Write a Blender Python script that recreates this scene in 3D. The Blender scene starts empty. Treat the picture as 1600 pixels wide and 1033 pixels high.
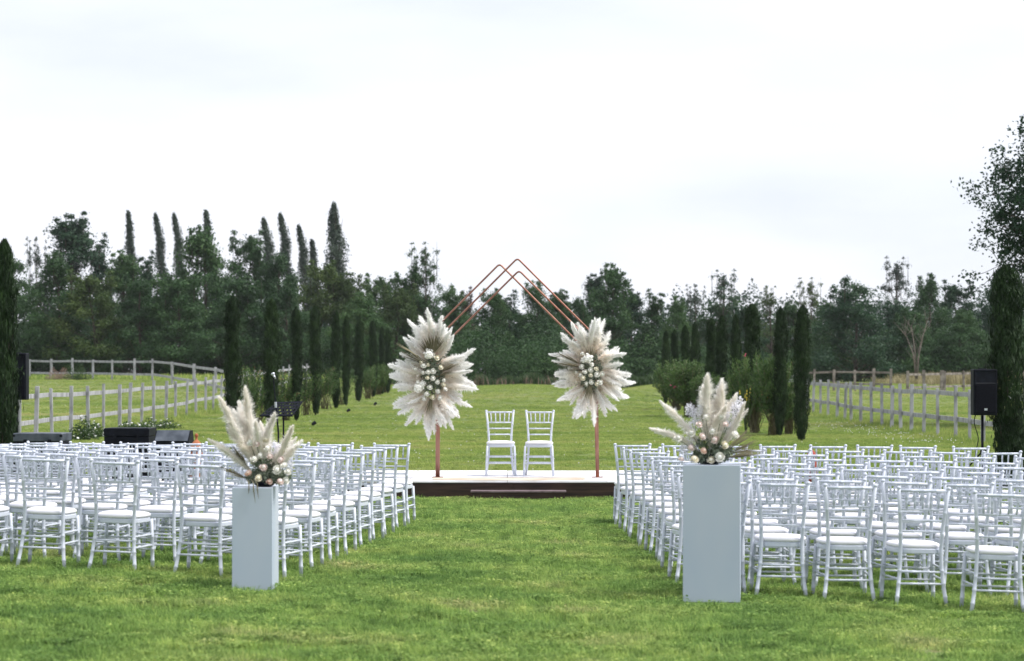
import bpy, math, random
import numpy as np
from mathutils import Vector, Matrix, Euler
R = math.radians
random.seed(7)
rng = np.random.default_rng(7)
sc = bpy.context.scene
C = sc.collection

# ------------------------------------------------------------------ camera, world, sun, exposure
F = 3777.8            # 85 mm lens on a 36 mm sensor, expressed for a 1600 px wide frame
EYE = 1.70
cam_d = bpy.data.cameras.new('camera'); cam = bpy.data.objects.new('camera', cam_d); C.objects.link(cam)
cam.location = (0, 0, EYE); cam.rotation_euler = (R(90), 0, 0)
cam_d.lens = 85; cam_d.sensor_width = 36
cam_d.shift_y = (582 - 516.5) / 1600
cam_d.clip_start = 0.1; cam_d.clip_end = 4000
cam_d.dof.use_dof = True; cam_d.dof.focus_distance = 31.0; cam_d.dof.aperture_fstop = 3.6
sc.camera = cam

SUN_EL, SUN_AZ = R(56), R(98)       # azimuth measured from +Y (away from camera) towards +X
world = bpy.data.worlds.new('World'); sc.world = world; world.use_nodes = True
nt = world.node_tree; nt.nodes.clear()
def N(t, kind, **kw):
    n = t.nodes.new(kind)
    for k, v in kw.items(): setattr(n, k, v)
    return n
wo = N(nt, 'ShaderNodeOutputWorld'); bg = N(nt, 'ShaderNodeBackground')
sky = N(nt, 'ShaderNodeTexSky', sky_type='NISHITA'); sky.sun_disc = False
sky.sun_elevation = SUN_EL; sky.sun_rotation = SUN_AZ
tc = N(nt, 'ShaderNodeTexCoord')
mp = N(nt, 'ShaderNodeMapping'); mp.inputs['Scale'].default_value = (2.6, 2.6, 11.0); mp.inputs['Location'].default_value = (3.1, 1.0, .4)
noi = N(nt, 'ShaderNodeTexNoise'); noi.inputs['Scale'].default_value = 1.6; noi.inputs['Detail'].default_value = 5; noi.inputs['Roughness'].default_value = .48
cr = N(nt, 'ShaderNodeValToRGB')
e = cr.color_ramp.elements
e[0].position = .30; e[0].color = (.535, .56, .62, 1)
e[1].position = .56; e[1].color = (.645, .655, .715, 1)
m = e.new(.43); m.color = (.60, .62, .68, 1)
sm = N(nt, 'ShaderNodeMix', data_type='RGBA', blend_type='MIX'); sm.inputs[0].default_value = .90
ss = N(nt, 'ShaderNodeVectorMath', operation='SCALE'); ss.inputs['Scale'].default_value = .12
L = nt.links.new
L(tc.outputs['Generated'], mp.inputs[0]); L(mp.outputs[0], noi.inputs['Vector']); L(noi.outputs['Fac'], cr.inputs[0])
L(sky.outputs[0], ss.inputs[0]); L(ss.outputs[0], sm.inputs[6]); L(cr.outputs[0], sm.inputs[7])
L(sm.outputs[2], bg.inputs[0]); bg.inputs[1].default_value = 1.0
L(bg.outputs[0], wo.inputs[0])

sun_d = bpy.data.lights.new('sun', 'SUN'); sun = bpy.data.objects.new('sun', sun_d); C.objects.link(sun)
sun_d.energy = 2.7; sun_d.angle = R(22); sun_d.color = (1, .97, .92)
sdir = Vector((math.sin(SUN_AZ)*math.cos(SUN_EL), math.cos(SUN_AZ)*math.cos(SUN_EL), math.sin(SUN_EL)))
sun.rotation_euler = sdir.to_track_quat('Z', 'Y').to_euler()
sun.location = (20, 20, 40)

sc.view_settings.view_transform = 'Standard'; sc.view_settings.look = 'None'
sc.view_settings.exposure = 0.74; sc.view_settings.gamma = 1; sc.view_settings.use_curve_mapping = False
sc.render.engine = 'CYCLES'
sc.cycles.use_denoising = True
sc.cycles.max_bounces = 16; sc.cycles.diffuse_bounces = 12; sc.cycles.glossy_bounces = 2
sc.cycles.transmission_bounces = 12; sc.cycles.transparent_max_bounces = 4

# ------------------------------------------------------------------ helpers
def gz(x, y):
    """height of the ground"""
    x = np.asarray(x, float); y = np.asarray(y, float)
    A = np.interp(x, [-60, -14, -10.5, -8, -4, 1, 5, 8.5, 11, 16, 60], [1.35, 1.3, .95, .5, .62, .76, .62, .42, .75, .85, 1.0])
    t = np.clip((y - 64) / 98, 0, 1); S = t*t*(3-2*t)
    tilt = -.027 * np.clip(x, -7, 7) * np.clip((28 - y) / 8, 0, 1)
    return A*S + tilt
def g(x, y): return float(gz(x, y))
def X(px, d): return (px - 800) * d / F       # lateral position of something seen at column px, d metres away
def Z(py, d): return EYE - (py - 582) * d / F

def np_mesh(name, V, Fc, smooth=False):
    V = np.asarray(V, np.float32); Fc = np.asarray(Fc, np.int32)
    me = bpy.data.meshes.new(name)
    me.vertices.add(len(V)); me.vertices.foreach_set('co', V.ravel())
    nf, k = Fc.shape
    me.loops.add(nf*k); me.loops.foreach_set('vertex_index', Fc.ravel())
    me.polygons.add(nf)
    me.polygons.foreach_set('loop_start', np.arange(0, nf*k, k, dtype=np.int32))
    me.polygons.foreach_set('loop_total', np.full(nf, k, np.int32))
    if smooth: me.polygons.foreach_set('use_smooth', np.ones(nf, bool))
    me.update(calc_edges=True); me.validate()
    return me

class MB:
    """collects simple solids; mesh() makes one mesh of them"""
    def __init__(s): s.v = []; s.f = []
    def add(s, vs, fs):
        o = len(s.v); s.v += [tuple(v) for v in vs]; s.f += [tuple(i+o for i in f) for f in fs]
    def box(s, x0, x1, y0, y1, z0, z1, M=None, b=0.0):
        if b > 0:
            pts = []
            fs = []
            # chamfered box: 24 verts
            xs, ys, zs = (x0, x1), (y0, y1), (z0, z1)
            idx = {}
            for i in (0, 1):
                for j in (0, 1):
                    for k in (0, 1):
                        x, y, z = xs[i], ys[j], zs[k]; dx = b*(1-2*i); dy = b*(1-2*j); dz = b*(1-2*k)
                        for a, p in enumerate(((x, y+dy, z+dz), (x+dx, y, z+dz), (x+dx, y+dy, z))):
                            idx[i, j, k, a] = len(pts); pts.append(p)
            I = lambda i, j, k, a: idx[i, j, k, a]
            for i in (0, 1):
                q = [I(i, 0, 0, 0), I(i, 0, 1, 0), I(i, 1, 1, 0), I(i, 1, 0, 0)]; fs.append(q if i == 0 else q[::-1])
                q = [I(0, i, 0, 1), I(1, i, 0, 1), I(1, i, 1, 1), I(0, i, 1, 1)]; fs.append(q if i == 0 else q[::-1])
                q = [I(0, 0, i, 2), I(0, 1, i, 2), I(1, 1, i, 2), I(1, 0, i, 2)]; fs.append(q if i == 0 else q[::-1])
            for i in (0, 1):
                for j in (0, 1):
                    q = [I(i, j, 0, 0), I(i, j, 1, 0), I(i, j, 1, 1), I(i, j, 0, 1)]; fs.append(q if i != j else q[::-1])
                    q = [I(i, 0, j, 0), I(i, 1, j, 0), I(i, 1, j, 2), I(i, 0, j, 2)]; fs.append(q if i == j else q[::-1])
                    q = [I(0, i, j, 1), I(1, i, j, 1), I(1, i, j, 2), I(0, i, j, 2)]; fs.append(q if i != j else q[::-1])
            for i in (0, 1):
                for j in (0, 1):
                    for k in (0, 1):
                        t = [I(i, j, k, 0), I(i, j, k, 1), I(i, j, k, 2)]; fs.append(t if (i+j+k) % 2 else t[::-1])
        else:
            pts = [(x0, y0, z0), (x1, y0, z0), (x1, y1, z0), (x0, y1, z0), (x0, y0, z1), (x1, y0, z1), (x1, y1, z1), (x0, y1, z1)]
            fs = [(0, 3, 2, 1), (4, 5, 6, 7), (0, 1, 5, 4), (1, 2, 6, 5), (2, 3, 7, 6), (3, 0, 4, 7)]
        if M is not None: pts = [M @ Vector(p) for p in pts]
        s.add(pts, fs); return s
    def tube(s, pts, rad, n=8, cap=True):
        pts = [Vector(p) for p in pts]
        if not hasattr(rad, '__len__'): rad = [rad]*len(pts)
        vs = []; up = None
        for i, p in enumerate(pts):
            t = (pts[min(i+1, len(pts)-1)] - pts[max(i-1, 0)])
            if t.length < 1e-9: t = Vector((0, 0, 1))
            t.normalize()
            if up is None:
                up = t.orthogonal().normalized()
            up = (up - t*up.dot(t)); up = up.normalized() if up.length > 1e-6 else t.orthogonal().normalized()
            w = t.cross(up)
            for k in range(n):
                a = 2*math.pi*k/n
                vs.append(p + (up*math.cos(a) + w*math.sin(a))*rad[i])
        fs = []
        for i in range(len(pts)-1):
            for k in range(n):
                a, b = i*n+k, i*n+(k+1) % n
                fs.append((a, b, b+n, a+n))
        if cap:
            fs.append(tuple(range(n))[::-1]); fs.append(tuple((len(pts)-1)*n+k for k in range(n)))
        s.add(vs, fs); return s
    def lathe(s, prof, n=16, M=None):
        vs = []
        for r, z in prof:
            for k in range(n):
                a = 2*math.pi*k/n; vs.append(Vector((r*math.cos(a), r*math.sin(a), z)))
        fs = []
        for i in range(len(prof)-1):
            for k in range(n):
                a, b = i*n+k, i*n+(k+1) % n
                fs.append((a, b, b+n, a+n))
        fs.append(tuple(range(n))[::-1]); fs.append(tuple((len(prof)-1)*n+k for k in range(n)))
        if M is not None: vs = [M @ v for v in vs]
        s.add(vs, fs); return s
    def prism(s, poly, y0, y1, M=None):
        """polygon given in (x, z), extruded along y"""
        n = len(poly)
        vs = [Vector((x, y0, z)) for x, z in poly] + [Vector((x, y1, z)) for x, z in poly]
        fs = [tuple(range(n)), tuple(range(n, 2*n))[::-1]] + [(i, i+n, (i+1) % n + n, (i+1) % n) for i in range(n)]
        if M is not None: vs = [M @ v for v in vs]
        s.add(vs, fs); return s
    def mesh(s, name, mat=None, smooth=False):
        me = bpy.data.meshes.new(name); me.from_pydata(s.v, [], s.f); me.update()
        if smooth:
            for p in me.polygons: p.use_smooth = True
        if mat: me.materials.append(mat)
        return me

def obj(name, me, parent=None, mat=None, loc=None, rot=None, scale=None):
    o = bpy.data.objects.new(name, me); C.objects.link(o)
    if mat and me is not None and len(me.materials) == 0: me.materials.append(mat)
    if parent: o.parent = parent
    if loc is not None: o.location = loc
    if rot is not None: o.rotation_euler = rot
    if scale is not None: o.scale = scale if hasattr(scale, '__len__') else (scale,)*3
    return o
def tag(o, label=None, cat=None, group=None, kind=None):
    if label: o['label'] = label
    if cat: o['category'] = cat
    if group: o['group'] = group
    if kind: o['kind'] = kind
    return o
def thing(name, label, cat, loc=(0, 0, 0), rz=0, group=None):
    return tag(obj(name, None, loc=loc, rot=(0, 0, rz)), label, cat, group)
KIDS = {}
def copy_tree(o, parent=None):
    c = o.copy(); C.objects.link(c); c.parent = parent
    for ch in o.children: copy_tree(ch, c)
    return c
ORD = ['first', 'second', 'third', 'fourth', 'fifth', 'sixth', 'seventh', 'eighth', 'ninth', 'tenth', 'eleventh', 'twelfth', 'thirteenth', 'fourteenth', 'fifteenth', 'sixteenth', 'seventeenth', 'eighteenth', 'nineteenth', 'twentieth', 'twenty-first', 'twenty-second', 'twenty-third', 'twenty-fourth', 'twenty-fifth', 'twenty-sixth', 'twenty-seventh', 'twenty-eighth', 'twenty-ninth', 'thirtieth']

# ------------------------------------------------------------------ materials
def mat(name, c1, c2=None, scale=6.0, rough=.6, spec=.3, metal=0.0, bump=0.0, bscale=None, detail=4, stretch=(1, 1, 1), c3=None, coord='Object', lo=.35, hi=.65, sheen=0):
    m = bpy.data.materials.new(name); m.use_nodes = True; t = m.node_tree
    b = t.nodes['Principled BSDF']
    b.inputs['Roughness'].default_value = rough; b.inputs['Metallic'].default_value = metal
    b.inputs['Specular IOR Level'].default_value = spec
    if sheen: b.inputs['Sheen Weight'].default_value = sheen
    tc = N(t, 'ShaderNodeTexCoord'); mp = N(t, 'ShaderNodeMapping'); mp.inputs['Scale'].default_value = stretch
    n = N(t, 'ShaderNodeTexNoise'); n.inputs['Scale'].default_value = scale; n.inputs['Detail'].default_value = detail
    r = N(t, 'ShaderNodeValToRGB')
    r.color_ramp.elements[0].position = lo; r.color_ramp.elements[1].position = hi
    r.color_ramp.elements[0].color = (*c1, 1); r.color_ramp.elements[1].color = (*(c2 or c1), 1)
    if c3: k = r.color_ramp.elements.new((lo+hi)/2); k.color = (*c3, 1)
    t.links.new(tc.outputs[coord], mp.inputs[0]); t.links.new(mp.outputs[0], n.inputs['Vector'])
    t.links.new(n.outputs['Fac'], r.inputs[0]); t.links.new(r.outputs[0], b.inputs['Base Color'])
    if bump:
        n2 = N(t, 'ShaderNodeTexNoise'); n2.inputs['Scale'].default_value = bscale or scale*6; n2.inputs['Detail'].default_value = 5
        bp = N(t, 'ShaderNodeBump'); bp.inputs['Strength'].default_value = bump; bp.inputs['Distance'].default_value = .01
        t.links.new(mp.outputs[0], n2.inputs['Vector']); t.links.new(n2.outputs['Fac'], bp.inputs['Height']); t.links.new(bp.outputs[0], b.inputs['Normal'])
    return m

def leaf_mat(name, dark, mid, light, trans=.3, wscale=.35, rough=.55, obj_var=.25, spec=.25, tip=None):
    """leaf: colour differs from leaf to leaf, from bough to bough and from plant to plant"""
    m = bpy.data.materials.new(name); m.use_nodes = True; t = m.node_tree; t.nodes.clear()
    out = N(t, 'ShaderNodeOutputMaterial'); b = N(t, 'ShaderNodeBsdfPrincipled'); tr = N(t, 'ShaderNodeBsdfTranslucent'); mx = N(t, 'ShaderNodeMixShader')
    b.inputs['Roughness'].default_value = rough; b.inputs['Specular IOR Level'].default_value = spec
    geo = N(t, 'ShaderNodeNewGeometry'); oi = N(t, 'ShaderNodeObjectInfo')
    n = N(t, 'ShaderNodeTexNoise'); n.inputs['Scale'].default_value = wscale; n.inputs['Detail'].default_value = 2
    a1 = N(t, 'ShaderNodeMath', operation='MULTIPLY_ADD'); a1.inputs[1].default_value = .38; 
    a2 = N(t, 'ShaderNodeMath', operation='MULTIPLY_ADD'); a2.inputs[1].default_value = .9
    a3 = N(t, 'ShaderNodeMath', operation='MULTIPLY_ADD'); a3.inputs[1].default_value = obj_var; a3.inputs[2].default_value = -.19-obj_var/2 + .05 - .2
    r = N(t, 'ShaderNodeValToRGB'); el = r.color_ramp.elements
    el[0].position = .12; el[0].color = (*dark, 1); el[1].position = .9; el[1].color = (*light, 1); k = el.new(.5); k.color = (*mid, 1)
    t.links.new(geo.outputs['Position'], n.inputs['Vector'])
    t.links.new(oi.outputs['Random'], a3.inputs[0]); t.links.new(a3.outputs[0], a2.inputs[2])
    t.links.new(n.outputs['Fac'], a2.inputs[0]); t.links.new(a2.outputs[0], a1.inputs[2])
    t.links.new(geo.outputs['Random Per Island'], a1.inputs[0]); t.links.new(a1.outputs[0], r.inputs[0])
    col = r.outputs[0]
    if tip:   # the plume bleaches from its stem end to its tip
        tcx = N(t, 'ShaderNodeTexCoord'); sx_ = N(t, 'ShaderNodeSeparateXYZ'); mr_ = N(t, 'ShaderNodeMapRange'); mr_.inputs['From Min'].default_value = .15; mr_.inputs['From Max'].default_value = .42
        mm = N(t, 'ShaderNodeMix', data_type='RGBA'); mm.inputs[7].default_value = (*tip, 1)
        t.links.new(tcx.outputs['Object'], sx_.inputs[0]); t.links.new(sx_.outputs[2], mr_.inputs['Value']); t.links.new(mr_.outputs[0], mm.inputs[0]); t.links.new(col, mm.inputs[6]); col = mm.outputs[2]
    t.links.new(col, b.inputs['Base Color']); t.links.new(col, tr.inputs['Color'])
    mx.inputs[0].default_value = trans
    t.links.new(b.outputs[0], mx.inputs[1]); t.links.new(tr.outputs[0], mx.inputs[2]); t.links.new(mx.outputs[0], out.inputs[0])
    return m

M = {}
M['chair'] = mat('white_lacquer', (.57, .61, .70), (.64, .67, .75), 3, rough=.35, spec=.5, bump=.04, bscale=60)
M['cushion'] = mat('white_cushion_fabric', (.76, .75, .79), (.82, .81, .84), 8, rough=.85, spec=.15, bump=.08, bscale=40)
M['pedestal'] = mat('white_painted_board', (.43, .50, .60), (.50, .545, .62), 2.2, rough=.55, spec=.35, bump=.05, bscale=14, stretch=(1, 1, .35))
M['copper'] = mat('copper_tube', (.25, .115, .085), (.38, .20, .15), 5, rough=.38, metal=.75, bump=.03)
M['deckwhite'] = mat('worn_white_plywood', (.62, .58, .55), (.78, .77, .79), 3.5, rough=.75, bump=.12, c3=(.70, .70, .73), detail=8)
M['decktan'] = mat('bare_plywood', (.47, .38, .29), (.64, .56, .46), 3, rough=.75, bump=.1, detail=7)
M['darkwood'] = mat('dark_stained_wood', (.018, .010, .008), (.060, .032, .022), 3, rough=.55, bump=.25, bscale=30, stretch=(.6, 6, 9), detail=8)
M['stepedge'] = mat('grey_step_tread', (.10, .07, .075), (.20, .15, .16), 8, rough=.5, bump=.1)  # step tread, greyer and lighter than its dark riser
M['fence'] = mat('weathered_white_timber', (.23, .23, .245), (.42, .42, .45), 5, rough=.85, bump=.3, bscale=30, stretch=(1, 1, .5), detail=7, c3=(.37, .37, .39))
M['fencefar'] = mat('bare_grey_timber', (.14, .12, .105), (.31, .275, .25), 4, rough=.9, bump=.3)
M['black'] = mat('black_plastic', (.003, .004, .008), (.007, .009, .016), 12, rough=.55, spec=.15, bump=.1)
M['grille'] = mat('black_grille', (.003, .003, .006), (.007, .008, .013), 60, rough=.8, spec=.1, bump=.3)
M['casetop'] = mat('grey_case_top', (.04, .05, .065), (.10, .115, .14), 6, rough=.45, bump=.1)  # paler grey than the black bodies: case lid and monitor slope
M['metal'] = mat('brushed_metal', (.45, .47, .52), (.6, .62, .66), 20, rough=.35, metal=.7)
M['terra'] = mat('terracotta', (.32, .10, .045), (.45, .17, .08), 8, rough=.8, bump=.2)
M['redterra'] = mat('red_clay', (.30, .05, .04), (.40, .08, .06), 8, rough=.7, bump=.2)
M['bark'] = mat('tree_bark', (.035, .028, .022), (.10, .08, .062), 4, rough=.9, bump=.5, stretch=(3, 3, .6))
M['palebark'] = mat('pale_bark', (.12, .10, .085), (.22, .19, .165), 3, rough=.9, bump=.4)
M['stem'] = mat('plant_stem', (.10, .085, .05), (.17, .15, .09), 9, rough=.8)
M['greenstem'] = mat('green_stem', (.05, .08, .03), (.09, .12, .05), 9, rough=.7)
M['pampas'] = leaf_mat('pampas_plume', (.93, .85, .76), (.955, .91, .85), (.97, .95, .92), trans=.5, wscale=3.5, rough=.8, obj_var=.45, spec=.05, tip=(.985, .98, .97))
M['pampaswhite'] = leaf_mat('white_pampas_plume', (.95, .92, .87), (.975, .96, .94), (.985, .98, .975), trans=.5, wscale=5, rough=.8, obj_var=.3, spec=.1)
M['statice'] = leaf_mat('pale_lilac_filler', (.82, .81, .86), (.90, .89, .93), (.95, .95, .97), trans=.3, wscale=9, rough=.8)
M['palm'] = leaf_mat('dried_palm', (.13, .115, .07), (.21, .19, .12), (.32, .29, .19), trans=.15, wscale=9, rough=.7)
M['rosewhite'] = mat('ivory_petals', (.84, .82, .76), (.91, .90, .87), 25, rough=.7, spec=.2, sheen=.2)
M['rosecream'] = mat('cream_petals', (.82, .77, .62), (.89, .86, .76), 25, rough=.7, spec=.2)
M['rosepeach'] = mat('peach_petals', (.85, .64, .53), (.90, .77, .69), 25, rough=.7, spec=.2)
M['roseblush'] = mat('blush_petals', (.85, .73, .69), (.90, .83, .80), 25, rough=.7, spec=.2)
M['filler'] = leaf_mat('grey_green_filler', (.14, .18, .13), (.27, .31, .23), (.46, .49, .41), trans=.2, wscale=9)
M['broad'] = leaf_mat('woodland_leaves', (.028, .066, .024), (.056, .120, .040), (.130, .205, .062), wscale=.22, obj_var=.4)
M['broadyel'] = leaf_mat('yellow_green_leaves', (.050, .088, .026), (.098, .145, .040), (.19, .22, .058), wscale=.25)
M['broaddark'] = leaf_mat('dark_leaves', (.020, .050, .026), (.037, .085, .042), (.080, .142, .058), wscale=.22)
M['broadpale'] = leaf_mat('pale_grey_green_leaves', (.045, .070, .052), (.075, .105, .075), (.125, .165, .110), wscale=.3, trans=.35)
M['rust'] = leaf_mat('rusty_leaves', (.06, .045, .028), (.10, .075, .04), (.14, .11, .05), wscale=.3)
M['cypress'] = leaf_mat('cypress_sprays', (.010, .025, .008), (.023, .051, .013), (.060, .105, .022), trans=.12, wscale=2.2, obj_var=.15, rough=.65)
M['oleander'] = leaf_mat('oleander_leaves', (.050, .098, .030), (.100, .168, .050), (.20, .28, .095), wscale=1.6)
M['weeds'] = leaf_mat('weed_leaves', (.035, .07, .022), (.065, .115, .034), (.11, .17, .05), wscale=2)
M['dry'] = leaf_mat('dry_grass', (.22, .19, .10), (.36, .31, .17), (.50, .44, .27), wscale=.8)
M['drybrush'] = leaf_mat('dry_pink_brush', (.20, .13, .10), (.30, .21, .17), (.40, .30, .25), wscale=.8)
M['pinkflower'] = mat('pink_flower', (.60, .06, .16), (.75, .15, .28), 30, rough=.6)
M['yellowflower'] = mat('yellow_flower', (.55, .42, .03), (.72, .60, .08), 30, rough=.6)
M['whiteflower'] = mat('white_flower', (.72, .73, .70), (.8, .8, .8), 30, rough=.6)
M['salmonleaf'] = mat('salmon_shoot', (.24, .12, .06), (.34, .19, .10), 30, rough=.6)

def grass_mat(name, ground=False):
    """lawn colour field in world space, shared by the soil sheet and the blades"""
    m = bpy.data.materials.new(name); m.use_nodes = True; t = m.node_tree; t.nodes.clear(); LL = t.links.new
    out = N(t, 'ShaderNodeOutputMaterial'); b = N(t, 'ShaderNodeBsdfPrincipled')
    b.inputs['Roughness'].default_value = .75; b.inputs['Specular IOR Level'].default_value = .12
    geo = N(t, 'ShaderNodeNewGeometry')
    def noise(scale, det=3, st=(1, 1, 1), off=0):
        mp = N(t, 'ShaderNodeMapping'); mp.inputs['Scale'].default_value = st; mp.inputs['Location'].default_value = (off, off, 0)
        n = N(t, 'ShaderNodeTexNoise'); n.inputs['Scale'].default_value = scale; n.inputs['Detail'].default_value = det
        LL(geo.outputs['Position'], mp.inputs[0]); LL(mp.outputs[0], n.inputs['Vector']); return n.outputs['Fac']
    def ramp(fac, stops):
        r = N(t, 'ShaderNodeValToRGB'); el = r.color_ramp.elements
        el[0].position, el[0].color = stops[0][0], (*stops[0][1], 1); el[1].position, el[1].color = stops[-1][0], (*stops[-1][1], 1)
        for p, c in stops[1:-1]: k = el.new(p); k.color = (*c, 1)
        LL(fac, r.inputs[0]); return r.outputs[0]
    def mix(f, a, c, bt='MIX'):
        x = N(t, 'ShaderNodeMix', data_type='RGBA', blend_type=bt)
        if isinstance(f, float): x.inputs[0].default_value = f
        else: LL(f, x.inputs[0])
        for k, v in ((6, a), (7, c)):
            if isinstance(v, tuple): x.inputs[k].default_value = (*v, 1)
            else: LL(v, x.inputs[k])
        return x.outputs[2]
    base = ramp(noise(.9, 5), [(.30, (.125, .23, .065)), (.46, (.20, .32, .088)), (.60, (.265, .37, .11)), (.74, (.36, .39, .18))])
    fine = ramp(noise(7, 4, off=3), [(.28, (.40, .48, .45)), (.5, (1, 1, 1)), (.72, (1.55, 1.42, 1.35))])
    col = mix(1.0, base, fine, 'MULTIPLY')
    # farther lawn is mown shorter and yellower, in long soft bands across
    sep = N(t, 'ShaderNodeSeparateXYZ'); LL(geo.outputs['Position'], sep.inputs[0])
    mr = N(t, 'ShaderNodeMapRange'); mr.inputs['From Min'].default_value = 33; mr.inputs['From Max'].default_value = 40; LL(sep.outputs[1], mr.inputs['Value'])
    far = ramp(noise(.16, 5, (.55, 2.2, 1), 5), [(.33, (.165, .255, .062)), (.48, (.235, .32, .083)), (.60, (.30, .36, .11)), (.72, (.37, .375, .16))])
    farc = mix(1.0, far, ramp(noise(2.3, 5, off=9), [(.3, (.76, .79, .76)), (.5, (1, 1, 1)), (.7, (1.24, 1.2, 1.2))]), 'MULTIPLY')
    col = mix(mr.outputs[0], col, farc)
    if ground:
        col = mix(1.0, col, (.70, .70, .68), 'MULTIPLY')
        col = mix(ramp(noise(3.0, 6, off=12), [(.58, (0, 0, 0)), (.72, (1, 1, 1))]), mix(.3, col, (.06, .06, .025)), (.19, .15, .08))
        bp = N(t, 'ShaderNodeBump'); bp.inputs['Strength'].default_value = .8; bp.inputs['Distance'].default_value = .05
        LL(noise(16, 6), bp.inputs['Height']); LL(bp.outputs[0], b.inputs['Normal'])
        LL(col, b.inputs['Base Color']); LL(b.outputs[0], out.inputs[0])
    else:
        isl = ramp(geo.outputs['Random Per Island'], [(0, (.72, .78, .70)), (.55, (1.12, 1.1, 1.1)), (.88, (1.40, 1.3, 1.28)), (1, (1.9, 1.55, 1.7))])
        col = mix(1.0, col, isl, 'MULTIPLY')
        tr = N(t, 'ShaderNodeBsdfTranslucent'); mx = N(t, 'ShaderNodeMixShader'); mx.inputs[0].default_value = .45
        LL(col, b.inputs['Base Color']); LL(col, tr.inputs[0]); LL(b.outputs[0], mx.inputs[1]); LL(tr.outputs[0], mx.inputs[2]); LL(mx.outputs[0], out.inputs[0])
    return m
M['ground'] = grass_mat('lawn_soil', True)
M['grass'] = grass_mat('lawn_blades')

# ------------------------------------------------------------------ ground
xs = np.concatenate([[-1500, -600, -250, -120, -80], np.arange(-60, 60.1, 1.0), [80, 120, 250, 600, 1500]])
ys = np.concatenate([[-300, -60, -20, 0], np.arange(8, 60, .8), np.arange(60, 240, 2.5), [260, 300, 400, 700, 1500, 3000]])
GX, GY = np.meshgrid(xs, ys)
bumps = .012*np.sin(GX*1.7+GY*.9)*np.sin(GX*.63-GY*1.31)
GZ = gz(GX, GY) + np.where((GY > 8) & (GY < 200), bumps*1.0, 0) - .012
V = np.stack([GX.ravel(), GY.ravel(), GZ.ravel()], 1)
nx, ny = len(xs), len(ys)
I = (np.arange(ny-1)[:, None]*nx + np.arange(nx-1)[None, :]).ravel()
gme = np_mesh('ground', V, np.stack([I, I+1, I+nx+1, I+nx], 1), True); gme.materials.append(M['ground'])
tag(obj('ground', gme), kind='structure')

# ------------------------------------------------------------------ grass blades
def blades(n, rad, h0, h1, w, lean=.6, seed=0, segs=2):
    r = np.random.default_rng(seed)
    a = r.uniform(0, 2*np.pi, n); rr = rad*np.sqrt(r.uniform(0, 1, n))
    base = np.stack([rr*np.cos(a), rr*np.sin(a), np.zeros(n)], 1)
    b = r.uniform(0, 2*np.pi, n); h = r.uniform(h0, h1, n); ln = h*lean*r.uniform(.2, 1.3, n)
    d = np.stack([np.cos(b), np.sin(b), np.zeros(n)], 1); side = np.stack([-np.sin(b), np.cos(b), np.zeros(n)], 1)
    ww = w*r.uniform(.6, 1.3, n)
    mid = base + d*(ln*.3)[:, None] + np.array([0, 0, 1])*(h*.6)[:, None]
    tip = base + d*ln[:, None] + np.array([0, 0, 1])*h[:, None]
    s = side*ww[:, None]
    V = np.stack([base-s, base+s, mid+s*.8, mid-s*.8, tip], 1).reshape(-1, 3)
    o = np.arange(n)*5
    T = np.concatenate([np.stack([o, o+1, o+2], 1), np.stack([o, o+2, o+3], 1), np.stack([o+3, o+2, o+4], 1)])
    return V, T
gcol = bpy.data.collections.new('grass_tufts')      # not linked to the scene: only a source for the instances
for i in range(6):
    Vb, Tb = blades([70, 60, 80, 50, 70, 36][i], .11, [.012, .015, .01, .02, .015, .03][i], [.035, .045, .03, .055, .04, .075][i], .0028, 1.0, i)
    me = np_mesh('grass_tuft', Vb, Tb); me.materials.append(M['grass'])
    gcol.objects.link(bpy.data.objects.new('grass_tuft', me))
for i in range(2):     # low broad-leaved weeds among the grass
    r_ = np.random.default_rng(70+i); n_ = 60; a_ = r_.uniform(0, 6.28, n_); q_ = .10*np.sqrt(r_.uniform(0, 1, n_))
    Pc = np.stack([q_*np.cos(a_), q_*np.sin(a_), r_.uniform(.015, .045, n_)], 1); w_ = r_.uniform(.006, .012, n_)
    e1 = r_.normal(size=(n_, 3))*[1, 1, .35]; e1 /= np.linalg.norm(e1, axis=1, keepdims=True); e2 = np.cross(e1, [0, 0, 1.]); e2 /= np.linalg.norm(e2, axis=1, keepdims=True)
    Vc = np.stack([Pc-e1*w_[:, None], Pc+e2*w_[:, None], Pc+e1*w_[:, None], Pc-e2*w_[:, None]], 1).reshape(-1, 3); o_ = np.arange(n_)*4
    me = np_mesh('clover_tuft', Vc, np.stack([o_, o_+1, o_+2, o_+3], 1)); me.materials.append(M['grass'])
    gcol.objects.link(bpy.data.objects.new('clover_tuft', me))
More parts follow.
